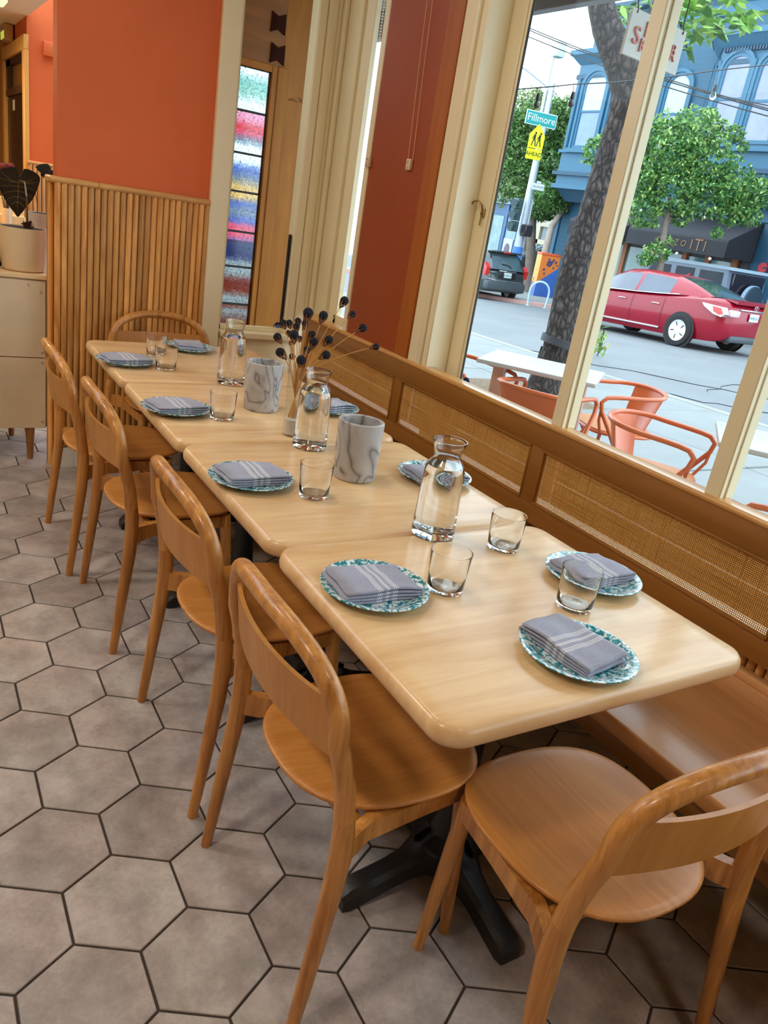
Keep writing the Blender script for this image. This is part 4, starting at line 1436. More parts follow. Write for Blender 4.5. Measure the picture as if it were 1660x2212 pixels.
M = frame(lc - Vector(pp1.location), (CAM_R[0][0], CAM_R[0][1], 0.03), (0.10, 0.04, 1.0))
heart(pp1, M @ Matrix.Rotation(math.radians(-8), 4, 'X'), 0.235)
top = M @ Vector((0.0, 0.035, -0.004))
bm = nb()
tube(bm, [Vector((0.02, 0.0, 0.18)), Vector((0.02, 0, 0.26)), Vector((0.018, 0.005, 0.33)), (top + Vector((0.018, 0.005, 0.33))) / 2 + Vector((0.01, 0, 0.03)), top], [0.006, 0.0045, 0.004, 0.0035, 0.003], 8)
finish('stalk', bm, STALK, pp1)
bm = nb()
for i in range(9):
    a = i * 0.7
    tube(bm, [Vector((0.02, 0, 0.176)), Vector((0.02 + 0.018 * math.cos(a), 0.018 * math.sin(a), 0.195 + 0.004 * i)), Vector((0.02 + 0.03 * math.cos(a), 0.026 * math.sin(a), 0.205 + 0.006 * (i % 4)))], [0.006, 0.005, 0.001], 6)
finish('husk', bm, plain('brown_husk', rgb(70, 34, 26), 0.8), pp1)
pot('potted_plant', 'pale planter with small dark pointed leaves behind the pole wall corner', (0.73, 5.12, 0.937), 0.085, 0.088, 0.185, plain('grey_white_ceramic', rgb(214, 208, 202), 0.45))
pp2 = [o for o in bpy.data.objects if o.name.startswith('potted_plant')][-1]
rbox('pedestal', (-0.06, -0.06, -0.937), (0.06, 0.06, 0), WHITE_PAINT, pp2, 0.004)
bm = nb()
tube(bm, [(0.03, 0, 0.17), (0.04, 0, 0.25), (0.055, 0, 0.33), (0.062, 0, 0.40)], 0.003, 6)
tube(bm, [(-0.03, 0, 0.17), (-0.03, 0, 0.23), (-0.042, 0, 0.30)], 0.002, 6)
for x in (0.02, 0.03, 0.036): tube(bm, [(x, 0, 0.17), (x + 0.002, 0.006, 0.195 + x * 0.3)], [0.006, 0.002], 6)
finish('stalk', bm, STALK, pp2)
b0 = Vector((0.06, 0, 0.40))
for q, (dx, dz, rz) in enumerate(((-0.02, 0.02, 0.2), (0.01, -0.01, -0.2))):
    M2 = frame(b0 + Vector((dx - 0.03, 0.01 * q, dz)), (0.0, 0.5, 0.9 if q else 1.0), (1, 0.1, -0.35 if q == 0 else 0.15))
    heart(pp2, M2, 0.085, False)
dk = thing('ornament', 'small dark brown knotted ornament beside the cream planter', 'ornament', (0.37, 4.14, 0.915))
bm = nb()
for i in range(5):
    a = i * 1.2
    ball(bm, (0.02 * math.cos(a), 0.02 * math.sin(a), 0.02 + 0.012 * i), 0.02, 8, 6, (1, 0.8, 1))
finish('knot', bm, DKWOOD, dk)
tube_b = nb()
tube(tube_b, [(0.02 * math.cos(t), 0, 0.05 + 0.024 * math.sin(t)) for t in [i * math.pi / 8 for i in range(9)]], 0.006, 6)
finish('loop', tube_b, DKWOOD, dk)
rd = thing('red_flowers', 'cluster of red flowers in a small jar on the far counter', 'flower', (0.64, 6.05, 0.935))
bm = nb()
lathe(bm, [(0.0, 0), (0.03, 0), (0.032, 0.1), (0.025, 0.13), (0.022, 0.13), (0.028, 0.1), (0.0, 0.01)], 14)
finish('jar', bm, PLAST, rd)
bm = nb()
rq = random.Random(3)
for i in range(12):
    p_ = Vector((rq.uniform(-.05, .05), rq.uniform(-.05, .05), rq.uniform(.30, .40)))
    tube(bm, [(0, 0, 0.02), p_], 0.002, 4)
finish('stems', bm, STALK, rd)
bm = nb()
rq = random.Random(3)
for i in range(12):
    p_ = Vector((rq.uniform(-.05, .05), rq.uniform(-.05, .05), rq.uniform(.30, .40)))
    ball(bm, p_, 0.022, 8, 6)
finish('blooms', bm, plain('red_petals', rgb(96, 14, 12), 0.7, var=0.3, vscale=90, bump=0.5), rd)

# ================================================================== street outside
def hit(u, v, c, k):
    d = ray(u, v)
    t = (c - CP.z) / (d.z - k * d.y)
    return CP + d * t
def zwalk(y):
    return -0.03 - 0.022 * max(0.0, y - 4.0)
def zst(y):
    return 0.24 - 0.045 * y
def zfar(y):
    return 0.37 - 0.035 * y
ALB = 0.72
CONC = plain('pale_sidewalk_concrete', rgb(142, 146, 146), 0.85, var=0.12, vscale=1.4, bump=0.15, bscale=60)
ASPH = plain('grey_asphalt', rgb(126, 130, 134), 0.85, var=0.10, vscale=0.9, bump=0.2, bscale=50)
CURB = plain('curb_concrete', rgb(158, 156, 152), 0.8, var=0.1, vscale=3)
def sheet(name, cols, m, depth=0.15):
    """ground sheet from columns of points (each column a list of xyz)"""
    bm = nb()
    g = [[bm.verts.new(p) for p in c] for c in cols]
    for A, B in zip(g, g[1:]):
        for i in range(len(A) - 1): bm.faces.new([A[i], A[i + 1], B[i + 1], B[i]])
    r = bmesh.ops.extrude_face_region(bm, geom=bm.faces[:])
    bmesh.ops.translate(bm, verts=[v for v in r['geom'] if isinstance(v, bmesh.types.BMVert)], vec=(0, 0, -depth))
    return finish(name, bm, m, None, False)
YS = [-8, -4, 0, 2, 4, 6, 8, 10, 12, 14, 16, 18, 20, 24, 28, 34, 44, 60]
walk = struct(sheet('sidewalk', [[(x, y, zwalk(y)) for y in YS] for x in (2.06, 7.75)], CONC))
# paving flags of the near sidewalk: joints as thin sunk lines are cut by laying raised slabs
slab_bm = nb()
box(slab_bm, (-0.925, -0.90, -0.02), (0.925, 0.90, 0.006), 0.004, 1)
slab0 = finish('paving_slab', slab_bm, CONC, walk)
k = 0
for i in range(3):
    for j in range(9):
        x, y = 3.0 + 1.86 * i, -1.0 + 1.81 * j
        if abs(x - 4.86) < 0.2 and abs(y - 6.24) < 0.5: continue
        s = slab0 if k == 0 else link('paving_slab', slab0.data, walk)
        s.location = (x, y, zwalk(y))
        s.rotation_euler = (-0.022 if y > 4 else 0, 0, 0)
        k += 1
def znear(y):
    return zwalk(y) - 0.09
struct(sheet('curb', [[(x, y, zwalk(y) + 0.004) for y in YS] for x in (7.75, 7.92)], CURB, 0.3))
struct(sheet('street', [[(7.92, y, znear(y)) for y in YS], [(10.0, y, (znear(y) * 2 + zst(y)) / 3) for y in YS], [(12.5, y, zst(y)) for y in YS], [(24, y, zst(y)) for y in YS], [(70, y, zst(y)) for y in YS]], ASPH))
c1, c2 = hit(1037, 642, 0.24, -0.045), hit(1201, 668, 0.24, -0.045)
d_ = (c2 - c1).normalized()
edge = [c1 - d_ * 3.0 + Vector((0, 5.5, 0)), c1 - d_ * 1.0 + Vector((0, 0.5, 0)), c1, c2, c2 + d_ * 1.2 + Vector((0, -0.2, 0)), Vector((20.25, 16.0, 0)), Vector((20.3, 8.0, 0)), Vector((20.3, -4, 0))]
def farwalk(y):
    return zst(y) + 0.10 + max(0, (y - 17)) * 0.006
struct(sheet('far_sidewalk', [[(p.x, p.y, farwalk(p.y)) for p in edge], [(max(p.x + 2, 23.5), p.y + 1.0 * (p.y > 17), farwalk(p.y)) for p in edge], [(40, p.y + 1.0 * (p.y > 17), farwalk(p.y)) for p in edge]], CONC, 0.2))
REDC = plain('faded_red_curb_paint', rgb(206, 158, 150), 0.8, var=0.1, vscale=3)
struct(sheet('far_curb', [[(p.x - 0.14, p.y - 0.03, farwalk(p.y) - 0.005) for p in edge], [(p.x + 0.02, p.y + 0.03, farwalk(p.y) + 0.004) for p in edge]], REDC, 0.2))
# tar seams on the asphalt
bm = nb()
rq = random.Random(5)
for x0, y0, x1, y1 in ((8.2, 9.4, 11.5, 4.0), (9.2, 6.5, 13.5, 8.0), (8.1, 7.0, 10.5, 3.0)):
    pts = []
    for i in range(15):
        t = i / 14
        x, y = x0 + (x1 - x0) * t + rq.uniform(-.12, .12), y0 + (y1 - y0) * t + rq.uniform(-.12, .12)
        w = (x - 7.92) / 2.08
        z = znear(y) + ((znear(y) * 2 + zst(y)) / 3 - znear(y)) * min(1, w) if x < 10 else ((znear(y) * 2 + zst(y)) / 3) + (zst(y) - (znear(y) * 2 + zst(y)) / 3) * min(1, (x - 10) / 2.5)
        pts.append((x, y, z + 0.004))
    tube(bm, pts, 0.006, 4, flat=0.3)
tag(finish('tar_seams', bm, plain('tar', rgb(70, 72, 78), 0.8)), 'dark wandering tar seams across the grey street', 'crack')

# ------------------------------------------------------------------ near street tree
TB = Vector((5.40, 5.76))
def vert(u, v, b=TB):
    d = ray(u, v)
    t = (b.x * b.x + b.y * b.y) / (b.x * d.x + b.y * d.y)
    return CP + d * t
def make_bark():
    m, nt, b = base('furrowed_bark')
    L = nt.links
    mp = coords(nt, (13, 13, 5.5))
    nz = node(nt, 'ShaderNodeTexNoise', Scale=1.2, Detail=4.0)
    L.new(mp.outputs[0], nz.inputs['Vector'])
    ad = nt.nodes.new('ShaderNodeVectorMath')
    L.new(mp.outputs[0], ad.inputs[0])
    L.new(nz.outputs['Color'], ad.inputs[1])
    vo = node(nt, 'ShaderNodeTexVoronoi', Scale=1.6, feature='DISTANCE_TO_EDGE')
    L.new(ad.outputs[0], vo.inputs['Vector'])
    rp = ramp(nt, [(0.0, rgb(26, 20, 19)), (0.12, rgb(58, 50, 48)), (0.35, rgb(86, 76, 72))])
    L.new(vo.outputs['Distance'], rp.inputs[0])
    L.new(rp.outputs[0], b.inputs['Base Color'])
    b.inputs['Roughness'].default_value = 0.9
    bp = node(nt, 'ShaderNodeBump', Strength=1.0, Distance=0.05)
    L.new(vo.outputs['Distance'], bp.inputs['Height'])
    L.new(bp.outputs[0], b.inputs['Normal'])
    return m
BARK = make_bark()
tr = thing('street_tree', 'near street tree with dark furrowed leaning trunk just outside the window', 'tree', (TB.x, TB.y, zwalk(TB.y)))
tl = Vector(tr.location)
path = [(1172, 872, 100), (1175, 850, 84), (1188, 800, 70), (1204, 760, 66), (1230, 640, 65), (1254, 540, 63), (1276, 470, 59), (1297, 400, 56), (1318, 330, 53), (1341, 260, 58), (1353, 200, 64), (1350, 150, 72), (1330, 105, 66), (1310, 60, 60), (1300, 10, 58), (1306, -60, 54), (1330, -150, 48)]
pts, rad = [], []
for u, v, w in path:
    p = vert(u, v)
    pts.append(p - tl)
    Z = CAM_R[2].dot(p - CP)
    rad.append(w / 2 * Z / FOC)
pts = [pts[0] + Vector((0, 0, -0.05))] + pts[1:]
bm = nb()
tube(bm, pts, rad, 22)
for v in bm.verts:
    n_ = Vector((v.co.x * 9, v.co.y * 9, v.co.z * 4))
    v.co += Vector((math.sin(n_.z * 3 + n_.x), math.sin(n_.z * 2.3 + n_.y), 0)) * 0.008
finish('trunk', bm, BARK, tr)
bm = nb()
a = [vert(1365, 165), vert(1395, 90), vert(1430, 10), vert(1450, -80)]
tube(bm, [p - tl for p in a], [0.13, 0.10, 0.08, 0.07], 14)
b_ = [vert(1440, -40), vert(1500, 12), vert(1560, 40), vert(1625, 30)]
tube(bm, [p - tl - Vector((0.3 * i, 0.2 * i, 0)) for i, p in enumerate(b_)], [0.03, 0.022, 0.014, 0.006], 8)
b2 = [vert(1440, -40), vert(1475, 60), vert(1490, 130)]
tube(bm, [p - tl for p in b2], [0.02, 0.014, 0.006], 8)
finish('branch', bm, BARK, tr)
def make_leafmat(name, c0, c1, c2, rough=0.45):
    c0, c1, c2 = [tuple(x * 0.8 for x in c[:3]) for c in (c0, c1, c2)]
    m, nt, b = base(name)
    L = nt.links
    g = nt.nodes.new('ShaderNodeNewGeometry')
    oi = nt.nodes.new('ShaderNodeObjectInfo')
    ad = node(nt, 'ShaderNodeMath', operation='ADD')
    L.new(g.outputs['Random Per Island'], ad.inputs[0])
    L.new(oi.outputs['Random'], ad.inputs[1])
    fr = node(nt, 'ShaderNodeMath', operation='FRACT')
    L.new(ad.outputs[0], fr.inputs[0])
    rp = ramp(nt, [(0.0, c0), (0.55, c1), (1.0, c2)])
    L.new(fr.outputs[0], rp.inputs[0])
    L.new(rp.outputs[0], b.inputs['Base Color'])
    b.inputs['Roughness'].default_value = rough
    tr_ = nt.nodes.new('ShaderNodeBsdfTranslucent')
    L.new(rp.outputs[0], tr_.inputs[0])
    mx = nt.nodes.new('ShaderNodeMixShader')
    mx.inputs[0].default_value = 0.3
    out = nt.nodes['Material Output']
    L.new(b.outputs[0], mx.inputs[1])
    L.new(tr_.outputs[0], mx.inputs[2])
    L.new(mx.outputs[0], out.inputs[0])
    return m
LEAF1 = make_leafmat('near_tree_leaf', rgb(48, 100, 36), rgb(110, 164, 60), rgb(176, 208, 100))
bm = nb()
cs = [(0, 0), (0.3, 0.20), (0.62, 0.17), (1.0, 0)]
mid = [bm.verts.new((0, y, -0.10 * y * y)) for y, w in cs]
for s in (-1, 1):
    sd = [bm.verts.new((s * w, y, -0.10 * y * y - 0.06)) for y, w in cs[1:3]]
    bm.faces.new([mid[0], sd[0], mid[1]])
    bm.faces.new([mid[1], sd[0], sd[1], mid[2]])
    bm.faces.new([mid[2], sd[1], mid[3]])
leaf0 = finish('leaf', bm, LEAF1, tr)
rq = random.Random(21)
k = 0
for (u0, v0, u1, v1, n, dz) in ((1470, -20, 1560, 25, 44, -0.9), (1500, 30, 1570, 72, 60, -0.9), (1560, 22, 1640, 55, 54, -0.9), (1340, 8, 1392, 95, 56, 0.2), (1472, 40, 1500, 110, 30, -0.6), (1560, -20, 1600, 10, 12, -0.9), (1400, -30, 1480, 10, 20, -0.6)):
    for i in range(n):
        u, v = rq.uniform(u0, u1), rq.uniform(v0, v1)
        p = vert(u, v)
        p = CP + (p - CP) * (1 + (dz + rq.uniform(-0.25, 0.25)) / 7.9) - tl
        o = leaf0 if k == 0 else link('leaf', leaf0.data, tr)
        o.location = p
        s = rq.uniform(0.10, 0.155)
        o.scale = (s, s, s)
        o.rotation_euler = (rq.uniform(-0.9, 0.5), rq.uniform(-0.7, 0.7), rq.uniform(0, 6.28))
        k += 1
STRAP = plain('black_tree_strap', rgb(58, 60, 66), 0.6, var=0.1)
bm = nb()
a, b_ = vert(1168, 728), vert(1268, 752)
ctr = (a + b_) / 2
r = (b_ - a).length / 2 * 0.98
for z0 in (0,):
    lathe(bm, [(r * 0.9, -0.035), (r, -0.035), (r, 0.035), (r * 0.9, 0.035), (r * 0.9, -0.035)], 28)
o = finish('trunk_strap', bm, STRAP)
o.location = ctr
o.rotation_euler = (0.05, 0.12, 0)
tag(o, 'dark strap ring tied around the near street tree trunk', 'strap')
bm = nb()
a, b_ = vert(1172, 748), vert(1140, 845)
tube(bm, [a, b_], 0.012, 8)
o = finish('tree_stake', bm, STRAP)
tag(o, 'thin dark metal stake leaning beside the near street tree', 'stake')
bm = nb()
box(bm, (-0.62, -0.75, -0.03), (0.62, 0.75, 0.012), 0.01, 2)
o = finish('tree_basin', bm, plain('dry_leaf_litter_soil', rgb(128, 108, 84), 0.95, var=0.4, vscale=30, bump=1.0, bscale=60))
o.location = (TB.x, TB.y - 0.05, zwalk(TB.y) + 0.004)
tag(o, 'square bed of dry brown soil at the foot of the near street tree', 'soil')
# a weedy sprig by the curb
sp = thing('curb_sprig', 'slim leafy yellow-green sprig growing at the street edge behind the mullion', 'plant', hit(1290, 770, -0.1, -0.022))
bm = nb()
base_p = Vector(sp.location)
tops = [at(1306, 712, 8.6) - base_p, at(1300, 730, 8.6) - base_p]
for t in tops: tube(bm, [(0, 0, 0), t * 0.5 + Vector((0.02, 0, 0)), t], 0.008, 6)
finish('stem', bm, BARK, sp)
bm = nb()
def scatter(bm, pts, size, rq):
    for p in pts:
        s = size * rq.uniform(0.7, 1.3)
        q = Quaternion((rq.uniform(-1, 1), rq.uniform(-1, 1), rq.uniform(-1, 1)), rq.uniform(0, 3.1)) if False else Matrix.Rotation(rq.uniform(0, 6.28), 3, 'Z') @ Matrix.Rotation(rq.uniform(-1.1, 1.1), 3, 'X') @ Matrix.Rotation(rq.uniform(-0.8, 0.8), 3, 'Y')
        vs = [bm.verts.new(Vector(p) + q @ Vector(c) * s) for c in ((0, -0.5, 0), (0.28, 0, 0.06), (0, 0.5, -0.04), (-0.28, 0, 0.06))]
        bm.faces.new(vs[:3])
        bm.faces.new([vs[0], vs[2], vs[3]])
scatter(bm, [t * rq.uniform(0.3, 1.0) + Vector((rq.uniform(-.08, .08), rq.uniform(-.08, .08), rq.uniform(-.05, .05))) for t in tops for i in range(30)], 0.10, rq)
tag(finish('sprig_leaves', bm, make_leafmat('sprig_leaf', rgb(80, 126, 50), rgb(130, 164, 76), rgb(190, 184, 100)), sp, False), kind='stuff')

# ------------------------------------------------------------------ outdoor tables and armchairs
SALMON = plain('salmon_enamel', rgb(226, 112, 58), 0.4, var=0.04, coat=0.2)
SALM_SEAT = plain('orange_seat_enamel', rgb(230, 142, 70), 0.35, var=0.05, coat=0.2)
TWHITE = plain('white_table_laminate', rgb(206, 208, 208), 0.4)
TLEG = plain('pale_pink_table_frame', rgb(224, 178, 160), 0.5)
def outdoor_table(name, label, pos, rz, W, D):
    t = thing(name, label, 'table', pos, rz, 'pavement tables')
    rbox('tabletop', (-W / 2, -D / 2, 0.715), (W / 2, D / 2, 0.74), TWHITE, t, 0.004, 2)
    for sx in (-1, 1):
        bm = nb()
        box(bm, (sx * (W / 2 - 0.10) - 0.035, -0.05, 0.02), (sx * (W / 2 - 0.10) + 0.035, 0.05, 0.715), 0.005)
        finish('leg', bm, TLEG, t)
        bm = nb()
        box(bm, (sx * (W / 2 - 0.10) - 0.03, -D / 2 + 0.04, 0.0), (sx * (W / 2 - 0.10) + 0.03, D / 2 - 0.04, 0.025), 0.005)
        finish('foot', bm, TLEG, t)
    return t
A_, B_, C_, D_ = [on(2, u, v, 0.71) for u, v in ((1040, 775), (1065, 752), (1290, 830), (1308, 806))]
ctr = (A_ + B_ + C_ + D_) / 4
e1 = (C_ - A_)
outdoor_table('outdoor_table', 'white pavement cafe table before the near street tree', (ctr.x, ctr.y, -0.03), math.atan2(e1.y, e1.x), e1.length + 0.02, (B_ - A_).length)
p1, p2, p3 = [on(2, u, v, 0.71) for u, v in ((1548, 908), (1568, 938), (1650, 990))]
rz = math.atan2(e1.y, e1.x)
dx = Vector((math.cos(rz), math.sin(rz), 0))
dy = Vector((-dx.y, dx.x, 0))
q = p1 + dx * 0.37 - dy * 0.27
outdoor_table('outdoor_table', 'white pavement cafe table at the right edge of the view', (q.x, q.y, -0.03), rz, 0.74, 0.54)
def armchair(label, pos, fwd):
    """tube loop forming front legs, arms and back rail; curved sheet back; pan seat"""
    t = thing('outdoor_armchair', label, 'chair', pos, math.atan2(fwd[1], fwd[0]) - math.pi / 2, 'salmon metal armchairs')
    R_ = 0.245
    HA = 0.665
    pts = []
    leg = [(0.262, 0.13, 0.0), (0.258, 0.26, 0.21), (0.252, 0.42, 0.46), (0.247, 0.488, 0.56), (0.243, 0.500, 0.612), (0.241, 0.470, 0.642), (0.240, 0.42, 0.650), (0.240, 0.34, 0.655), (0.243, 0.22, 0.660)]
    pts += leg
    for k in range(1, 16):
        th = math.pi * k / 16
        pts.append((R_ * math.cos(th) * (1.0), 0.215 - 0.215 * math.sin(th) ** 0.85, 0.662 + 0.016 * math.sin(th)))
    pts += [(-x, y, z) for x, y, z in leg[::-1]]
    bm = nb()
    tube(bm, pts, 0.0135, 10, up=(1, 0, 0))
    finish('arm_loop', bm, SALMON, t)
    bm = nb()
    n = 16
    g = []
    for o in (0.0, 0.005):
        lay = []
        for i in range(n + 1):
            th = math.radians(38) + (math.pi - 2 * math.radians(38)) * i / n
            col = []
            for j in range(5):
                qz = j / 4
                sc = 0.80 + 0.20 * qz
                x = (R_ - o) * math.cos(th) * sc
                y = 0.215 - (0.215 - o) * math.sin(th) ** 0.85 * (0.62 + 0.38 * qz)
                col.append(bm.verts.new((x, y, 0.43 + 0.235 * qz + 0.012 * math.sin(th) * qz)))
            lay.append(col)
        g.append(lay)
    for lay in g:
        for i in range(n):
            for j in range(4): bm.faces.new([lay[i][j], lay[i + 1][j], lay[i + 1][j + 1], lay[i][j + 1]])
    for j in range(4):
        for i in (0, n): bm.faces.new([g[0][i][j], g[0][i][j + 1], g[1][i][j + 1], g[1][i][j]])
    for i in range(n):
        bm.faces.new([g[0][i][0], g[0][i + 1][0], g[1][i + 1][0], g[1][i][0]])
    finish('back_sheet', bm, SALMON, t)
    bm = nb()
    poly = []
    for k in range(40):
        th = 2 * math.pi * k / 40
        c, s = math.cos(th), math.sin(th)
        poly.append((0.225 * math.copysign(abs(c) ** 0.55, c), 0.265 + 0.215 * math.copysign(abs(s) ** 0.55, s)))
    prism(bm, poly, 2, 0.415, 0.432)
    finish('seat', bm, SALM_SEAT, t)
    bm = nb()
    tube(bm, [(x * 1.0, y, 0.414) for x, y in poly], 0.011, 8, closed=True)
    finish('seat_rim', bm, SALMON, t)
    for s in (-1, 1):
        bm = nb()
        tube(bm, [(s * 0.17, 0.42, 0.415), (s * 0.195, 0.45, 0.2), (s * 0.215, 0.47, 0.0)], 0.012, 8)
        finish('front_leg', bm, SALMON, t)
        bm = nb()
        tube(bm, [(s * 0.20, 0.44, 0.415), (s * 0.235, 0.485, 0.50), (s * 0.243, 0.492, 0.58)], 0.009, 8)
        finish('arm_brace', bm, SALMON, t)
        bm = nb()
        lathe(bm, [(0.014, 0), (0.014, 0.02)], 10, c=(s * 0.12, 0.42, 0.392))
        finish('stacking_pad', bm, GASKET, t)
    return t
armchair('salmon metal armchair at the nearest side of first white pavement table, back to the window', (2.93, 3.21, -0.03), (0.93, 0.36))
armchair('salmon metal armchair at the right end of first white pavement table, arm toward the window', (4.13, 3.26, -0.03), (-0.93, 0.36))
armchair('salmon metal armchair facing the second pavement table at the right, middle of the view', (3.20, 2.78, -0.03), (0.43, -0.90))
armchair('salmon metal armchair at the left end of first white pavement table, cut by window casing', (2.98, 4.15, -0.03), (0.20, -0.98))
armchair('salmon metal armchair at the far right edge, only its arm and front leg showing', (3.12, 1.22, -0.03), (-0.22, 0.97))

# ------------------------------------------------------------------ hanging sign, string lights, window stickers
SIGNW = plain('white_sign_board', rgb(232, 232, 226), 0.5)
SIGNP = plain('salmon_sign_letters', rgb(224, 124, 108), 0.5)
YS_ = 2.3
sg = thing('hanging_sign', 'white hanging shop sign with raised salmon letters under the soffit', 'sign', on(1, 1412, 91, YS_))
so = Vector(sg.location)
tl_, bl_, tr_2, br_ = [on(1, u, v, YS_) - so for u, v in ((1368, 15), (1342, 115), (1482, 70), (1457, 163))]
bm = nb()
front = [bm.verts.new(p + Vector((0, -0.006, 0))) for p in (bl_, br_, tr_2, tl_)]
back = [bm.verts.new(p + Vector((0, 0.006, 0))) for p in (bl_, br_, tr_2, tl_)]
bm.faces.new(front)
bm.faces.new(back[::-1])
for i in range(4): bm.faces.new([front[i], back[i], back[(i + 1) % 4], front[(i + 1) % 4]])
finish('board', bm, SIGNW, sg, False)
ex_ = (br_ - bl_).normalized()
for s, u, v, size in (('S', 1375, 78, 0.078), ('l', 1397, 66, 0.07), ('K', 1389, 101, 0.06), ('o', 1457, 101, 0.036), ('R', 1452, 121, 0.052)):
    p = on(1, u, v, YS_ - 0.008) - so
    text('sign_letter', s, size, 0.004, SIGNP, frame(p, ex_, (0, 0, 1)), sg)
for p in (tl_, tr_2):
    bm = nb()
    q = p + (br_ - bl_).normalized() * (0.02 if p is tl_ else -0.02) + Vector((0, 0, -0.012))
    tube(bm, [q + Vector((0, -0.008, 0)), q + Vector((0.004, -0.004, 0.012)), q + Vector((0, 0, 0.03)), (q.x, q.y, 2.612 - so.z)], 0.0025, 6)
    finish('hook', bm, BLACK_IRON, sg)
BULB = glass('bulb_glass', (1, 0.98, 0.94, 1), 1.2, 0.05)
sl = thing('string_lights', 'black cord of pear-shaped string light bulbs sagging across the window view', 'string lights', at(1240, 182, 4.5))
s0 = Vector(sl.location)
pth = [(1060, 200), (1130, 192), (1168, 189), (1205, 186), (1240, 182), (1325, 178), (1400, 170), (1450, 166), (1548, 152), (1660, 140), (1760, 126)]
bm = nb()
tube(bm, [at(u, v, 4.5) - s0 for u, v in pth], 0.0035, 6)
finish('cord', bm, BLACK_IRON, sl)
for (u, v), (u2, v2) in (((1168, 189), (1164, 205)), ((1240, 182), (1239, 202)), ((1552, 151), (1547, 186))):
    a, b_ = at(u, v, 4.5) - s0, at(u2, v2, 4.5) - s0
    bm = nb()
    tube(bm, [a, b_], 0.0025, 6)
    lathe(bm, [(0.0, 0.012), (0.009, 0.008), (0.013, -0.012), (0.013, -0.028), (0.0, -0.03)], 12, c=tuple(b_))
    k_ = finish('socket', bm, BLACK_IRON, sl)
    bm = nb()
    lathe(bm, [(0.0, -0.027), (0.010, -0.03), (0.018, -0.05), (0.0175, -0.062), (0.009, -0.072), (0.0, -0.074)], 14, c=tuple(b_))
    finish('bulb', bm, BULB if u > 1300 else plain('smoked_bulb', rgb(70, 66, 66), 0.2), k_)
NAVY = plain('sticker_navy', rgb(24, 44, 108), 0.4)
WHT = plain('sticker_white', rgb(228, 232, 236), 0.4)
def sticker(label, p, xd, nrm, r):
    t = thing('alarm_sticker', label, 'sticker', p)
    M_ = frame(Vector((0, 0, 0)), xd, (0, 0, 1))
    bm = nb()
    prism(bm, [(r * math.cos(math.radians(22.5 + 45 * i)), r * math.sin(math.radians(22.5 + 45 * i))) for i in range(8)], 2, -0.0006, 0.0006)
    bmesh.ops.transform(bm, matrix=M_, verts=bm.verts[:])
    finish('badge', bm, NAVY, t, False)
    text('badge_text', 'ADT', r * 0.95, 0.0004, WHT, M_ @ Matrix.Translation((0, 0, 0.0012)), t)
sticker('small navy octagonal alarm sticker on entry window behind the dried flowers', on(1, 601, 707, 3.972), (1, 0, 0), None, 0.030)
sticker('small navy octagonal alarm sticker at the bottom left of the big window', on(0, 1007, 828, 1.969), (0, -1, 0), None, 0.026)

# ================================================================== blue Victorian across the street
def siding(name, col):
    col = tuple(c * ALB for c in col[:3])
    m, nt, b = base(name)
    L = nt.links
    tc = nt.nodes.new('ShaderNodeTexCoord')
    sx = nt.nodes.new('ShaderNodeSeparateXYZ')
    L.new(tc.outputs['Object'], sx.inputs[0])
    f = node(nt, 'ShaderNodeMath', operation='MULTIPLY')
    f.inputs[1].default_value = 6.0
    L.new(sx.outputs['Z'], f.inputs[0])
    fr = node(nt, 'ShaderNodeMath', operation='FRACT')
    L.new(f.outputs[0], fr.inputs[0])
    rp = ramp(nt, [(0.0, tuple(c * 0.55 for c in col[:3])), (0.12, col[:3]), (1.0, col[:3])])
    L.new(fr.outputs[0], rp.inputs[0])
    L.new(rp.outputs[0], b.inputs['Base Color'])
    b.inputs['Roughness'].default_value = 0.6
    bp = node(nt, 'ShaderNodeBump', Strength=0.6, Distance=0.03)
    L.new(fr.outputs[0], bp.inputs['Height'])
    L.new(bp.outputs[0], b.inputs['Normal'])
    return m
BL = rgb(40, 98, 128)
BLUE_S = siding('blue_siding', BL)
BLUE = plain('blue_trim_paint', rgb(48, 110, 142), 0.5, var=0.04)
BLUE_D = plain('deep_blue_trim', rgb(30, 76, 104), 0.5, var=0.05)
WINSH = plain('pale_window_shade', rgb(186, 204, 220), 0.12, var=0.05, coat=0.3)
WINDK = plain('blue_curtained_glass', rgb(120, 146, 190), 0.08, var=0.12, vscale=3, coat=0.4)
WINLV = plain('lavender_glass', rgb(140, 150, 190), 0.06, var=0.2, vscale=1.2, coat=0.4)
FX = 22.0
bd = thing('blue_building', 'blue painted Victorian building with bay windows across the street', 'building', (FX, 18, -0.6))
BO = Vector(bd.location)
def bb(name, lo, hi, m, parent=None, bev=0.01, seg=1):
    o = rbox(name, tuple(Vector(lo) - BO), tuple(Vector(hi) - BO), m, parent or bd, bev, seg)
    return o
bb('wall', (FX, 6.0, -0.9), (FX + 6, 24.4, 9.05), BLUE_S, None, 0)
bb('band', (FX - 0.12, 6.0, 2.85), (FX, 24.4, 3.25), BLUE)
bb('corner_board', (FX - 0.06, 24.15, -0.6), (FX, 24.45, 9.05), BLUE)
bb('corner_board', (FX - 0.08, 14.9, -0.6), (FX, 15.35, 2.85), BLUE_D)
bb('frieze', (FX - 0.1, 6.0, 8.5), (FX, 24.4, 8.8), BLUE)
bb('roof_cornice', (FX - 0.4, 6.0, 9.05), (FX + 6, 24.7, 9.25), BLUE_D)
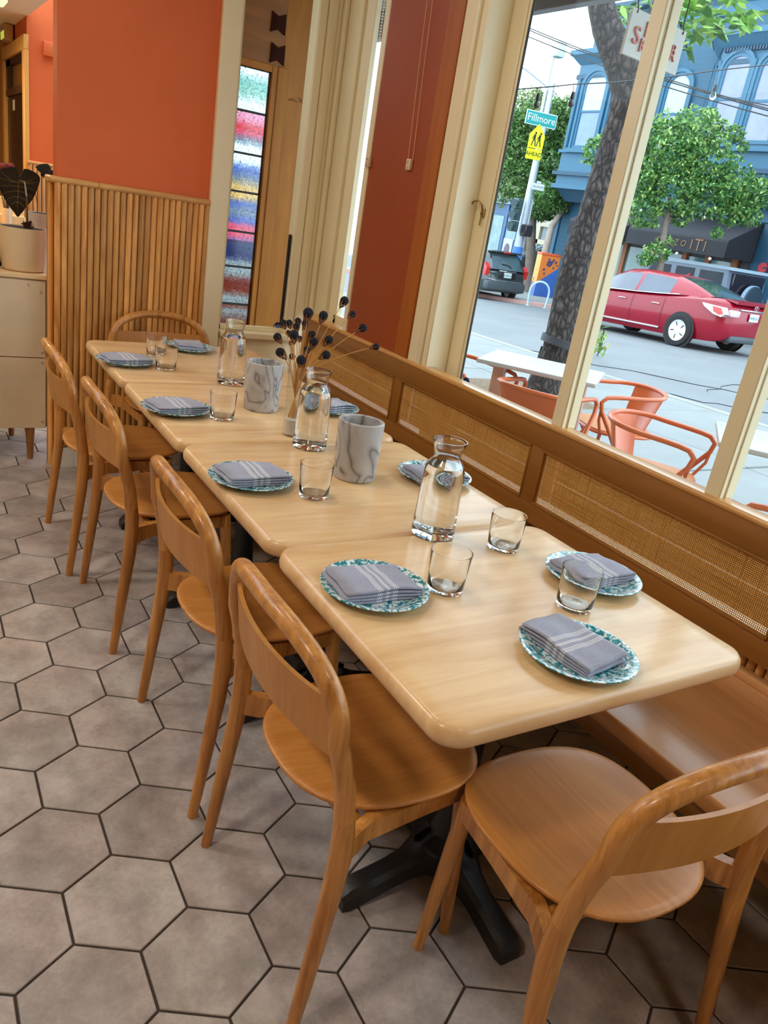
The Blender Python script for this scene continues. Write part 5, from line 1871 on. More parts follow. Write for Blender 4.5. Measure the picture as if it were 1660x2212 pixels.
def sash(parent, M, w, h, arch=True, up=WINSH, low=WINDK):
    """arched sash window built on a local frame: x right, y up, z out"""
    bm = nb()
    fw_ = 0.10
    n = 12
    def outline(grow):
        pts = [(-w / 2 - grow, -grow), (w / 2 + grow, -grow), (w / 2 + grow, h * 0.84)]
        if arch:
            for k in range(1, n):
                th = math.pi * k / n
                pts.append(((w / 2 + grow) * math.cos(th), h * 0.84 + (h * 0.16 + grow) * math.sin(th)))
        else:
            pts[2] = (w / 2 + grow, h + grow)
            pts.append((-w / 2 - grow, h + grow))
            return pts
        pts.append((-w / 2 - grow, h * 0.84))
        return pts
    for g0, g1, z in ((0.0, fw_, 0.06), (fw_, fw_ + 0.10, 0.10)):
        A = [(*p, 0.0) for p in outline(g0)]
        B = [(*p, 0.0) for p in outline(g1)]
        va = [bm.verts.new((p[0], p[1], z)) for p in A]
        vb = [bm.verts.new((p[0], p[1], z)) for p in B]
        wa = [bm.verts.new((p[0], p[1], 0)) for p in A]
        wb = [bm.verts.new((p[0], p[1], 0)) for p in B]
        N = len(A)
        for i in range(N):
            j = (i + 1) % N
            bm.faces.new([va[i], va[j], vb[j], vb[i]])
            bm.faces.new([wa[i], wa[j], va[j], va[i]])
            bm.faces.new([vb[i], vb[j], wb[j], wb[i]])
    box(bm, (-w / 2, h * 0.47, 0.0), (w / 2, h * 0.50, 0.05))
    box(bm, (-w / 2 - 0.22, -0.24, 0.0), (w / 2 + 0.22, -0.12, 0.16))
    bmesh.ops.transform(bm, matrix=M, verts=bm.verts[:])
    fr_ = finish('window', bm, BLUE, parent, True, 30)
    bm = nb()
    box(bm, (-w / 2, 0, 0.0), (w / 2, h * 0.47, 0.02))
    bmesh.ops.transform(bm, matrix=M, verts=bm.verts[:])
    finish('pane', bm, low, fr_, False)
    bm = nb()
    prism(bm, [(-w / 2, h * 0.50), (w / 2, h * 0.50), (w / 2, h * 0.84)] + [(w / 2 * math.cos(math.pi * k / n), h * 0.84 + h * 0.16 * math.sin(math.pi * k / n)) for k in range(1, n)] + [(-w / 2, h * 0.84)] if arch else [(-w / 2, h * 0.5), (w / 2, h * 0.5), (w / 2, h), (-w / 2, h)], 2, 0.0, 0.02)
    bmesh.ops.transform(bm, matrix=M, verts=bm.verts[:])
    finish('pane', bm, up, fr_, False)
def facM(x, yc, z, ang=0.0):
    """window frame on the facade: local x toward -Y, y up, outward -X, turned by ang"""
    xd = Vector((math.sin(ang), -math.cos(ang), 0))
    return frame(Vector((x, yc, z)) - BO, xd, (0, 0, 1))
def bay(y0, y1, z0, z1, depth, chamfer):
    """bay: chamfered box with base moulding and cornice"""
    def poly(g):
        return [(FX + 0.02, y1 + g), (FX - depth - g, y1 - chamfer + g), (FX - depth - g, y0 + chamfer - g), (FX + 0.02, y0 - g)]
    def slab(name, g, a, b, m, g2=None):
        bm = nb()
        A = [bm.verts.new((*p, a)) for p in poly(g)]
        B = [bm.verts.new((*p, b)) for p in poly(g if g2 is None else g2)]
        bm.faces.new(A[::-1])
        bm.faces.new(B)
        for i in range(4): bm.faces.new([A[i], A[(i + 1) % 4], B[(i + 1) % 4], B[i]])
        bmesh.ops.translate(bm, verts=bm.verts[:], vec=-BO)
        finish(name, bm, m, bd, False)
    slab('bay_wall', 0, z0, z1, BLUE)
    slab('bay_base', -0.35, z0 - 0.55, z0 - 0.15, BLUE_D, -0.05)
    slab('bay_base', 0.10, z0 - 0.15, z0 + 0.0, BLUE)
    slab('bay_band', 0.14, z0 + 0.30, z0 + 0.42, BLUE_D)
    slab('bay_band', 0.10, z0 + 1.05, z0 + 1.15, BLUE)
    slab('bay_cornice', 0.05, z1 - 0.75, z1 - 0.62, BLUE_D)
    slab('bay_cornice', 0.04, z1 - 0.30, z1 - 0.05, BLUE, 0.28)
    slab('bay_cornice', 0.32, z1 - 0.05, z1 + 0.10, BLUE)
    slab('bay_cornice', 0.30, z1 + 0.10, z1 + 0.18, BLUE_D, 0.1)
    return poly
bay(21.35, 24.35, 3.35, 7.55, 1.0, 0.55)
sash(bd, facM(FX - 1.0, 22.75, 4.65), 0.95, 2.25)
bay(14.2, 18.75, 3.75, 7.65, 1.0, 0.95)
# dentils under the right bay cornice
bm = nb()
for i in range(26):
    y = 15.2 + i * 0.098
    box(bm, (FX - 1.12, y, 7.22), (FX - 1.0, y + 0.05, 7.32))
bmesh.ops.translate(bm, verts=bm.verts[:], vec=-BO)
finish('dentils', bm, BLUE_D, bd, False)
chm = math.atan2(1.0, 0.95)
sash(bd, frame(Vector((FX - 0.5 - 0.01, 18.27, 5.0)) - BO, Vector((-1.02, -0.95, 0)), (0, 0, 1)), 0.72, 2.05, True, WINLV, WINLV)
sash(bd, facM(FX - 1.0, 17.1, 4.95), 0.80, 2.15, True, WINLV, WINLV)
sash(bd, facM(FX - 1.0, 15.85, 4.85), 0.86, 2.2, True, WINLV, WINLV)
# pilasters beside the bay windows
for y in (17.68, 16.48, 15.25):
    for dy in (-0.06, 0.06):
        bm = nb()
        tube(bm, [Vector((FX - 1.05, y + dy, 4.8)) - BO, Vector((FX - 1.05, y + dy, 7.0)) - BO], 0.045, 8)
        finish('colonnette', bm, BLUE, bd)
for y in (24.05 - 0.42, 21.95):
    bm = nb()
    tube(bm, [Vector((FX - 1.02, y, 4.6)) - BO, Vector((FX - 1.02, y, 6.8)) - BO], 0.06, 8)
    finish('colonnette', bm, BLUE, bd)
sash(bd, facM(FX, 20.0, 4.75), 0.85, 2.2)
sash(bd, facM(FX, 10.6, 4.75), 0.9, 2.2)
# dark awning with shop front below
AWN = plain('charcoal_awning_canvas', rgb(62, 62, 70), 0.7, var=0.08)
AWND = plain('black_awning_valance', rgb(34, 36, 44), 0.7, var=0.1)
aw = thing('awning', 'long charcoal shop awning over the corner shop front of the blue building', 'awning', (FX - 0.1, 17.4, 1.9))
AO = Vector(aw.location)
bm = nb()
for y0, y1 in ((15.45, 19.35), (19.5, 22.2)):
    pr_ = [(FX - 0.02, 2.82), (FX - 1.35, 2.20), (FX - 1.35, 1.72), (FX - 1.32, 1.72), (FX - 1.32, 2.16), (FX - 0.02, 2.77)]
    prism(bm, [(p[0] - AO.x, p[1] - AO.z) for p in pr_], 1, y0 - AO.y, y1 - AO.y)
finish('canvas', bm, AWN, aw, False)
bm = nb()
for y in (15.45, 15.4 + 3.95, 19.48, 22.2):
    prism(bm, [(FX - 0.02 - AO.x, 2.80 - AO.z), (FX - 1.34 - AO.x, 2.19 - AO.z), (FX - 1.34 - AO.x, 1.72 - AO.z), (FX - 0.02 - AO.x, 1.72 - AO.z)], 1, y - 0.012 - AO.y, y + 0.012 - AO.y)
finish('end_panel', bm, AWND, aw, False)
bm = nb()
for y0, y1 in ((15.45, 19.35), (19.5, 22.2)): box(bm, (FX - 1.365 - AO.x, y0 - AO.y, 1.70 - AO.z), (FX - 1.352 - AO.x, y1 - AO.y, 2.14 - AO.z))
finish('valance', bm, AWND, aw, False)
GOLD = plain('faded_gold_awning_letters', rgb(150, 106, 72), 0.6)
for i, (s, yy, sz) in enumerate((('C', 18.0, 0.26), ('O', 17.75, 0.26), ('Z', 17.5, 0.26), ('Z', 17.27, 0.26), ('O', 17.0, 0.26), ('I', 16.7, 0.42), ('T', 16.45, 0.5), ('I', 16.2, 0.42))):
    text('letter', s, sz, 0.004, GOLD, frame(Vector((FX - 1.375, yy, 1.93)) - AO, (0, -1, 0), (0, 0, 1)), aw)
SHOPG = plain('green_shop_glass', rgb(120, 156, 160), 0.06, var=0.3, vscale=1.5, coat=0.4)
DARKI = plain('dark_shop_interior', rgb(44, 46, 52), 0.5, var=0.3, vscale=2)
POSTW = plain('orange_wood_post', rgb(184, 108, 60), 0.5, var=0.1)
bb('shop_front', (FX - 0.03, 15.5, -0.6), (FX, 22.4, 1.9), DARKI, None, 0)
for y0, y1 in ((20.55, 21.7), (19.2, 20.35), (17.95, 18.95), (17.05, 17.75), (16.1, 16.85)):
    bb('shop_pane', (FX - 0.05, y0, 0.1), (FX - 0.03, y1, 1.62), SHOPG, None, 0)
for y in (21.8, 20.45, 19.08, 17.85, 16.95, 15.95):
    bb('shop_post', (FX - 0.14, y - 0.10, -0.6), (FX - 0.03, y + 0.10, 1.75), POSTW)
RED = plain('red_sign_enamel', rgb(206, 60, 70), 0.5)
for z, r in ((1.05, 0.17), (1.62, 0.15)):
    bm = nb()
    lathe(bm, [(0.0, 0.03), (r, 0.03), (r, 0.0)], 20, mat=Matrix.Translation(Vector((FX - 0.08, 14.98, z)) - BO) @ Matrix.Rotation(-math.pi / 2, 4, 'Y'))
    o = finish('round_sign', bm, RED, bd)
    o['label'] = 'small red round wall sign'
bb('sign_bar', (FX - 0.118, 14.88, 1.03), (FX - 0.108, 15.08, 1.07), WHT, None, 0)
bm = nb()
tube(bm, [Vector(p) - BO for p in ((FX - 0.1, 14.95, 1.62), (FX - 0.12, 14.7, 1.66), (FX - 0.1, 14.5, 1.9), (FX - 0.06, 14.4, 2.6))], 0.025, 6)
finish('conduit', bm, BLUE_D, bd)
# small festoon bulbs along the awning edge
fb = thing('festoon_lights', 'row of tiny white festoon bulbs along the blue building awning', 'string lights', (FX - 1.45, 18.0, 2.6))
FO = Vector(fb.location)
rq = random.Random(4)
for i in range(9):
    y = 20.2 - i * 0.62
    bm = nb()
    ball(bm, (FX - 1.42 - FO.x, y - FO.y, (1.62 if i % 2 else 2.72) - FO.z), 0.05, 8, 6)
    finish('bulb', bm, WHITE_PAINT, fb)
for z in (1.66, 2.76):
    bm = nb()
    tube(bm, [(FX - 1.42 - FO.x, 20.4 - FO.y, z - FO.z), (FX - 1.42 - FO.x, 15.0 - FO.y, z - FO.z)], 0.008, 5)
    finish('wire', bm, BLACK_IRON, fb)

# ------------------------------------------------------------------ far corner buildings
bs = thing('blue_storefront', 'low blue corner shop with posters behind the traffic pole', 'building', (30, 37, -1.0))
so = Vector(bs.location)
bb2 = lambda name, lo, hi, m, par=None, bev=0.01: rbox(name, tuple(Vector(lo) - so), tuple(Vector(hi) - so), m, par or bs, bev, 1)
bb2('wall', (30, 34.75, -1.2), (36, 46, 3.05), siding('blue_gray_siding', rgb(92, 124, 160)), None, 0)
bb2('parapet', (29.8, 34.7, 2.85), (30, 46, 3.15), plain('pale_blue_parapet', rgb(130, 160, 190), 0.6))
bb2('shop_pane', (29.93, 37.6, -0.6), (30, 39.6, 2.2), SHOPG, None, 0)
bb2('door', (29.93, 36.1, -1.0), (30, 37.2, 2.4), plain('light_blue_door', rgb(120, 160, 196), 0.5))
bb2('door_pane', (29.90, 36.25, 1.0), (29.94, 37.05, 2.2), SHOPG, None, 0)
bb2('poster', (29.86, 36.3, -0.6), (29.9, 37.15, 1.05), plain('portrait_poster_paper', rgb(206, 214, 224), 0.6, var=0.1))
ps = nb()
ball(ps, Vector((29.86, 36.72, 0.45)) - so, 0.26, 14, 10, (0.05, 1, 1.35))
ball(ps, Vector((29.86, 36.72, -0.25)) - so, 0.4, 14, 10, (0.04, 1, 0.5))
finish('poster_figure', ps, plain('poster_ink', rgb(120, 110, 128), 0.7, var=0.3, vscale=5), bs)
for y in (34.9, 35.9, 37.4): bb2('pilaster', (29.9, y - 0.12, -1.0), (30, y + 0.12, 2.85), plain('blue_pilaster', rgb(70, 110, 160), 0.5))
cs_ = thing('cream_shop', 'pale cream and grey corner shop front with display window left of blue building', 'building', (29.5, 32, -0.9))
so2 = Vector(cs_.location)
bb3 = lambda name, lo, hi, m, par=None, bev=0.01: rbox(name, tuple(Vector(lo) - so2), tuple(Vector(hi) - so2), m, par or cs_, bev, 1)
GREYP = plain('grey_shop_panel', rgb(150, 160, 166), 0.5, var=0.05)
CRS = siding('white_clapboard', rgb(224, 222, 214))
bb3('wall', (29.5, 24.6, -1.2), (35, 34.7, 4.6), CRS, None, 0)
bb3('grey_panel', (29.42, 24.6, -1.2), (29.5, 33.5, 1.95), GREYP, None, 0)
bb3('fascia', (29.3, 24.6, 1.95), (29.5, 33.6, 2.15), plain('cream_shop_fascia', rgb(214, 204, 178), 0.5))
bb3('post', (29.3, 33.6, -1.2), (29.5, 33.95, 2.7), plain('cream_shop_post', rgb(218, 208, 180), 0.5))
bb3('post', (29.3, 32.3, -1.2), (29.5, 32.6, 1.95), plain('cream_shop_post_b', rgb(218, 208, 180), 0.5))
bb3('lintel', (29.3, 32.4, 1.05), (29.5, 33.8, 1.3), plain('cream_shop_post_c', rgb(218, 208, 180), 0.5))
for y0, y1 in ((30.6, 32.2), (29.0, 30.4)):
    w_ = bb3('window', (29.36, y0 - 0.12, 0.1), (29.42, y1 + 0.12, 1.75), plain('grey_window_frame', rgb(170, 178, 180), 0.5), None, 0.01)
    bb3('pane', (29.33, y0, 0.22), (29.365, y1, 1.62), plain('dark_display_glass', rgb(64, 78, 96), 0.06, var=0.5, vscale=2.0, coat=0.4), w_, 0)
bb3('sill', (29.25, 28.6, -0.05), (29.42, 32.4, 0.08), GREYP)
bb3('lamp_glow', (29.30, 30.0, 1.2), (29.33, 30.2, 1.5), plain('warm_shop_lamp', rgb(255, 200, 110), 0.4, emit=0.8), None, 0.01)
fb2 = thing('far_building', 'distant grey building with pale cornice rising above the trees', 'building', (44, 56, 0))
rbox('wall', (0, -8, -1), (8, 14, 9.2), plain('far_grey_wall', rgb(150, 142, 132), 0.7, var=0.2, vscale=0.6), fb2, 0)
rbox('cornice', (-0.6, -8.4, 9.2), (8, 14.4, 9.9), plain('far_cornice', rgb(206, 204, 196), 0.6), fb2, 0.05)
rbox('cornice', (-0.4, -8.2, 10.0), (8, 14.2, 10.3), plain('far_cornice_b', rgb(180, 178, 172), 0.6), fb2, 0.05)
for i in range(5):
    w_ = rbox('window', (-0.06, -6 + i * 3.6, 6.2), (0, -4.6 + i * 3.6, 8.4), plain('far_window', rgb(110, 112, 116), 0.3), fb2, 0.02)

# ------------------------------------------------------------------ trees across the street
def tree(label, loc, trunk, blobs, n, size, cols, seed, tw=0.14):
    rq = random.Random(seed)
    t = thing('street_tree', label, 'tree', loc, 0, 'trees across the street')
    o = Vector(loc)
    for pts, r0, r1 in trunk:
        bm = nb()
        P_ = [Vector(p) - o for p in pts]
        k_ = len(P_)
        tube(bm, P_, [r0 + (r1 - r0) * i / (k_ - 1) for i in range(k_)], 10)
        finish('trunk' if r0 > 0.08 else 'branch', bm, tw, t)
    bm = nb()
    tot = sum(b[1] ** 2 for b in blobs)
    for c, r, sq in [(b[0], b[1], b[2] if len(b) > 2 else 0.85) for b in blobs]:
        m_ = int(n * r * r / tot)
        pts = []
        for i in range(m_):
            d = Vector((rq.gauss(0, 1), rq.gauss(0, 1), rq.gauss(0, 1))).normalized()
            q = r * rq.uniform(0.45, 1.0) ** 0.5 * (1 + 0.18 * math.sin(d.x * 7 + c[0]) * math.sin(d.y * 6 + c[1]) + 0.12 * math.sin(d.z * 9))
            pts.append(Vector(c) - o + Vector((d.x * q, d.y * q, d.z * q * sq)))
        scatter(bm, pts, size, rq)
    tag(finish('foliage', bm, cols, t, False), kind='stuff')
    return t
BARK_F = plain('grey_branch_bark', rgb(120, 108, 98), 0.9, var=0.2, vscale=6)
BARK_P = plain('pale_trunk_bark', rgb(176, 160, 148), 0.9, var=0.15, vscale=4)
LV_A = make_leafmat('ficus_leaves', rgb(40, 92, 48), rgb(104, 160, 84), rgb(196, 222, 128))
LV_B = make_leafmat('bushy_leaves', rgb(56, 98, 52), rgb(100, 146, 78), rgb(156, 190, 114))
LV_C = make_leafmat('loose_pale_leaves', rgb(90, 120, 70), rgb(140, 166, 100), rgb(176, 190, 130))
def A(u, v, Z): return tuple(at(u, v, Z))
Zt = 20.0
g0 = at(1428, 628, Zt)
g0.z = farwalk(g0.y)
tree('leafy green tree standing before the blue building, right of the middle mullion', tuple(g0),
     [([tuple(g0), A(1430, 560, Zt), A(1437, 490, Zt), A(1450, 430, Zt)], 0.10, 0.07), ([A(1437, 490, Zt), A(1480, 430, Zt), A(1530, 380, Zt)], 0.05, 0.02), ([A(1440, 470, Zt), A(1410, 420, Zt), A(1400, 380, Zt)], 0.05, 0.02)],
     [(A(1440, 330, Zt), 1.0), (A(1495, 290, Zt), 0.7), (A(1410, 300, Zt), 0.6), (A(1390, 460, Zt), 0.5), (A(1530, 350, Zt), 0.75), (A(1450, 410, Zt), 0.85), (A(1530, 420, Zt), 0.80), (A(1590, 410, Zt), 0.62), (A(1400, 390, Zt), 0.65), (A(1580, 460, Zt), 0.40), (A(1630, 420, Zt), 0.5), (A(1620, 470, Zt), 0.3), (A(1350, 320, Zt), 0.55), (A(1290, 330, Zt), 0.42), (A(1310, 370, Zt), 0.42), (A(1310, 300, Zt), 0.25), (A(1560, 280, Zt), 0.26), (A(1590, 290, Zt), 0.25), (A(1535, 250, Zt), 0.22), (A(1605, 320, Zt), 0.16), (A(1470, 470, Zt), 0.3), (A(1550, 505, Zt), 0.18), (A(1420, 545, Zt), 0.34), (A(1395, 560, Zt), 0.22), (A(1445, 520, Zt), 0.15), (A(1600, 500 - 40, Zt), 0.3)],
     19000, 0.115, LV_A, 3, BARK_F)
Zb = 31.0
g1 = at(1150, 600, Zb)
g1.z = farwalk(g1.y)
tree('broad bushy green tree behind the street name sign', tuple(g1), [([tuple(g1), A(1150, 480, Zb), A(1160, 400, Zb)], 0.22, 0.12)],
     [(A(1165, 280, Zb), 1.1), (A(1205, 300, Zb), 1.0), (A(1120, 330, Zb), 1.1), (A(1195, 370, Zb), 1.2), (A(1130, 390, Zb), 1.1), (A(1195, 420, Zb), 1.0), (A(1160, 440, Zb), 0.9), (A(1100, 280, Zb), 0.9), (A(1215, 250, Zb), 0.7), (A(1200, 460, Zb), 0.45)],
     15000, 0.19, LV_B, 8, BARK_F)
Zc = 33.0
tree('pale loose treetop behind the street lamp, against the far cornice', A(1130, 600, 36), [([A(1130, 600, 36), A(1140, 300, 36)], 0.2, 0.1)],
     [(A(1140, 245, 36), 1.2), (A(1110, 265, 36), 1.2), (A(1190, 255, 36), 1.1), (A(1165, 235, 36), 0.9), (A(1085, 400, 36), 1.1), (A(1090, 330, 36), 1.2)],
     6000, 0.2, LV_C, 12, BARK_F)
Zp = 29.5
g2 = at(1182, 606, Zp)
g2.z = farwalk(g2.y)
tree('slanting pale bare-trunked tree before the cream shop front', tuple(g2), [([tuple(g2), A(1178, 545, Zp), A(1192, 490, Zp), A(1215, 455, Zp), A(1240, 425, Zp)], 0.17, 0.07), ([A(1195, 485, Zp), A(1222, 440, Zp), A(1232, 415, Zp)], 0.07, 0.04), ([A(1205, 465, Zp), A(1245, 435, Zp), A(1268, 425, Zp)], 0.05, 0.03)],
     [(A(1185, 430, Zp), 0.7), (A(1205, 440, Zp), 0.5)], 1500, 0.17, LV_B, 15, BARK_P)

# ------------------------------------------------------------------ signal pole with signs
STEEL = plain('galvanized_steel', rgb(172, 182, 192), 0.45, 0.4, var=0.06)
Zs = 26.0
pole_b = at(1098, 640, Zs)
pole_b.z = farwalk(pole_b.y)
sp_ = thing('signal_pole', 'tall galvanized corner signal pole with street lamp and traffic lights', 'pole', tuple(pole_b))
so3 = Vector(sp_.location)
top_ = at(1196, 150, Zs)
k_ = Vector((0, 0, 1))
H_ = on(2, 0, 0, 1) if False else None
# the pole is plumb: its height follows from the sight line to its top
dh = Vector((so3.x, so3.y, 0)).length
d = ray(1192, 180)
zt = CP.z + d.z * dh / Vector((d.x, d.y, 0)).length
bm = nb()
tube(bm, [(0, 0, 0), (0, 0, 1.2), (0, 0, zt - so3.z)], [0.16, 0.14, 0.09], 14)
finish('shaft', bm, STEEL, sp_)
bm = nb()
tube(bm, [(0, 0, 0.3), (0, 0, 1.6)], 0.165, 14)
finish('painted_wrap', bm, plain('blue_painted_wrap', rgb(70, 130, 210), 0.5, var=0.4, vscale=2.5), sp_)
xr = Vector((CAM_R[0][0], CAM_R[0][1], 0)).normalized()
bm = nb()
zz = zt - so3.z
tube(bm, [Vector((0, 0, zz - 0.9)) - xr * 0.16, Vector((0, 0, zz + 0.4)) - xr * 0.16, Vector((0, 0, zz + 0.75)) - xr * 0.14], 0.05, 8)
tube(bm, [Vector((0, 0, zz - 0.1)) - xr * 0.16, Vector((0, 0, zz + 0.25)) - xr * 0.9, Vector((0, 0, zz + 0.4)) - xr * 1.5, Vector((0, 0, zz + 0.36)) - xr * 2.4], 0.035, 8)
finish('bracket_arm', bm, STEEL, sp_)
bm = nb()
box(bm, (-0.2, -0.14, zz + 0.7), (0.14, 0.16, zz + 1.1), 0.03, 2)
finish('radio_box', bm, plain('pale_equipment_box', rgb(206, 222, 226), 0.5), sp_)
def athd(u, v, gap):
    d = ray(u, v)
    return CP + d * ((dh - gap) / Vector((d.x, d.y, 0)).length)
# traffic head and walk signal
DKG = plain('dark_signal_housing', rgb(66, 92, 96), 0.5)
th_ = athd(1119, 440, 0.3) - so3
for i in range(3):
    bm = nb()
    box(bm, (th_.x - 0.13, th_.y - 0.12, th_.z - 0.34 * i - 0.16), (th_.x + 0.13, th_.y + 0.12, th_.z - 0.34 * i + 0.16), 0.02, 1)
    ho = finish('signal_head', bm, DKG, sp_)
    bm = nb()
    tube(bm, [Vector((th_.x - 0.14, th_.y - 0.1, th_.z - 0.34 * i + 0.04)), Vector((th_.x - 0.36, th_.y - 0.24, th_.z - 0.34 * i + 0.0))], 0.12, 10)
    finish('visor', bm, DKG, ho)
wk = athd(1138, 498, 0.2) - so3
bm = nb()
box(bm, (wk.x - 0.16, wk.y - 0.14, wk.z - 0.18), (wk.x + 0.16, wk.y + 0.14, wk.z + 0.18), 0.03, 1)
finish('walk_signal', bm, plain('black_walk_signal', rgb(40, 38, 46), 0.5), sp_)
bm = nb()
tube(bm, [(0.12, -0.08, 1.2), (0.12, -0.08, 3.1)], 0.04, 8)
finish('conduit', bm, STEEL, sp_)
# name sign, school sign, small white sign
GREENS = plain('teal_green_sign', rgb(0, 158, 156), 0.4)
YELS = plain('school_sign_yellow', rgb(238, 232, 0), 0.45)
INK = plain('sign_black', rgb(30, 30, 24), 0.5)
def flat_sign(name, label, u, v, Z, w, h, m, border, bcol, xd=None):
    p = athd(u, v, Z)
    t = thing(name, label, 'sign', tuple(p))
    bm = nb()
    tube(bm, [(0, 0, 0), Vector((so3.x, so3.y, p.z)) - p], 0.03, 8)
    finish('bracket', bm, STEEL, t)
    M_ = frame(Vector((0, 0, 0)), xd or xr, (0, 0, 1))
    bm = nb()
    box(bm, (-w / 2, -h / 2, -0.01), (w / 2, h / 2, 0.01), 0.004, 1)
    bmesh.ops.transform(bm, matrix=M_, verts=bm.verts[:])
    finish('border', bm, bcol, t, False)
    bm = nb()
    box(bm, (-w / 2 + border, -h / 2 + border, 0.01), (w / 2 - border, h / 2 - border, 0.014))
    bmesh.ops.transform(bm, matrix=M_, verts=bm.verts[:])
    finish('face', bm, m, t, False)
    return t, M_
xs = Vector((0.90, -0.18, 0)).normalized()
xs2 = Vector((0.97, -0.26, 0)).normalized()
t, M_ = flat_sign('street_name_sign', 'teal street name sign with white letters high on the corner pole', 1170, 258, 0.16, 1.10, 0.40, GREENS, 0.025, WHT, xs)
text('lettering', 'Fillmore', 0.30, 0.003, WHT, M_ @ Matrix.Translation((0, 0, 0.017)), t)
p = athd(1158, 310, 0.18)
t = thing('school_sign', 'yellow pentagon school crossing sign with AHEAD plaque on the corner pole', 'sign', tuple(p))
M_ = frame(Vector((0, 0, 0)), xs2, (0, 0, 1))
bm = nb()
prism(bm, [(-0.26, -0.14), (0.26, -0.14), (0.26, 0.24), (0.0, 0.56), (-0.26, 0.24)], 2, -0.008, 0.008)
bmesh.ops.transform(bm, matrix=M_, verts=bm.verts[:])
finish('pentagon', bm, YELS, t, False)
bm = nb()
tube(bm, [(0, 0, 0), Vector((so3.x, so3.y, p.z)) - p], 0.03, 8)
finish('bracket', bm, STEEL, t)
bm = nb()
box(bm, (-0.26, -0.46, -0.008), (0.26, -0.16, 0.008))
bmesh.ops.transform(bm, matrix=M_, verts=bm.verts[:])
finish('plaque', bm, YELS, t, False)
text('plaque_text', 'AHEAD', 0.17, 0.002, INK, M_ @ Matrix.Translation((0, -0.31, 0.012)), t)
bm = nb()
for x, s in ((-0.08, 1.0), (0.09, 1.0)):
    ball(bm, (x + 0.02, 0.29, 0.012), 0.035, 8, 6, (1, 1, 0.2))
    box(bm, (x - 0.035, 0.08, 0.008), (x + 0.035, 0.25, 0.014))
    for q in (-0.03, 0.03):
        prism(bm, [(x + q - 0.015, 0.09), (x + q + 0.015, 0.09), (x + q * 2.2 + 0.012, -0.08), (x + q * 2.2 - 0.018, -0.08)], 2, 0.008, 0.014)
    prism(bm, [(x - 0.03, 0.22), (x - 0.09, 0.12), (x - 0.075, 0.11), (x - 0.03, 0.18)], 2, 0.008, 0.014)
bmesh.ops.transform(bm, matrix=M_, verts=bm.verts[:])
finish('walkers', bm, INK, t, False)
t, M_ = flat_sign('small_street_sign', 'small white FILLMORE sign low on the corner pole', 1163, 404, 0.3, 0.44, 0.20, WHT, 0.012, plain('pale_sign_edge', rgb(190, 204, 206), 0.5), xs)
text('lettering', 'FILLMORE', 0.09, 0.002, plain('grey_green_letters', rgb(120, 150, 140), 0.5), M_ @ Matrix.Translation((0, 0, 0.017)), t)
rbox('upper_tab', (-0.09, -0.01, 0.10), (0.09, 0.01, 0.17), WHT, t, 0.004)

# ------------------------------------------------------------------ utility box and bike rack
ub = thing('utility_box', 'street utility cabinet painted orange over blue with dark floral motifs', 'utility box', (20.64, 22.85, farwalk(22.85)), math.radians(-24))
UO = plain('orange_mural_paint', rgb(240, 128, 40), 0.5, var=0.08)
UY = plain('yellow_mural_paint', rgb(246, 170, 50), 0.5, var=0.06)
UB = plain('blue_mural_paint', rgb(56, 104, 190), 0.5, var=0.15, vscale=5)
HB = 1.56
rbox('cabinet', (-0.36, -0.30, 0.0), (0.36, 0.30, HB), UO, ub, 0.01)
rbox('lid', (-0.38, -0.32, HB - 0.06), (0.38, 0.32, HB + 0.02), plain('red_orange_lid', rgb(226, 90, 44), 0.5), ub, 0.01)
bm = nb()
prism(bm, [(-0.361, 0.0), (0.361, 0.0), (0.361, 1.12), (-0.361, 0.50)], 1, -0.306, -0.301)
finish('blue_field', bm, UB, ub, False)
bm = nb()
prism(bm, [(-0.30, 0.0), (0.30, 0.0), (0.30, 0.52), (-0.30, 0.40)], 0, -0.366, -0.361)
finish('blue_field', bm, UB, ub, False)
bm = nb()
prism(bm, [(-0.30, 0.52), (0.30, 0.54), (0.30, HB - 0.07), (-0.30, HB - 0.07)], 0, -0.365, -0.3605)
finish('yellow_field', bm, UY, ub, False)
bm = nb()
rq = random.Random(9)
for x, z, r in ((-0.02, 1.22, 0.11), (0.06, 1.28, 0.06), (0.16, 1.10, 0.04), (0.22, 1.30, 0.05), (-0.18, 1.0, 0.05), (-0.14, 0.86, 0.04), (0.28, 1.2, 0.03), (-0.05, 1.36, 0.05), (0.12, 1.36, 0.05)):
    for k in range(5):
        a = 2 * math.pi * k / 5
        ball(bm, (x + r * 0.6 * math.cos(a), -0.303, z + r * 0.6 * math.sin(a)), r * 0.45, 8, 6, (1, 0.06, 1))
for y, z, r in ((-0.05, 0.95, 0.05), (0.1, 0.62, 0.07), (-0.1, 1.2, 0.03)):
    ball(bm, (-0.363, y, z), r, 8, 6, (0.06, 1, 1))
finish('floral_motif', bm, plain('navy_mural_paint', rgb(50, 60, 110), 0.5), ub)
br = thing('bike_rack', 'pale blue hoop bike rack on the far curb', 'bike rack', (15.64, 17.38, farwalk(17.38)), math.radians(-28))
bm = nb()
r = 0.28
tube(bm, [(-r * 0.92, 0, 0.0), (-r, 0, 0.3)] + [(-r * math.cos(math.pi * i / 14), 0, 0.42 + r * math.sin(math.pi * i / 14)) for i in range(15)] + [(r, 0, 0.3), (r * 0.92, 0, 0.0)], 0.03, 10)
finish('hoop', bm, plain('pale_blue_steel', rgb(160, 190, 206), 0.4, 0.3), br)
for s in (-1, 1):
    bm = nb()
    lathe(bm, [(0.0, 0.015), (0.07, 0.012), (0.07, 0.0)], 12, c=(s * r * 0.92, 0, 0))
    finish('foot_plate', bm, STEEL, br)

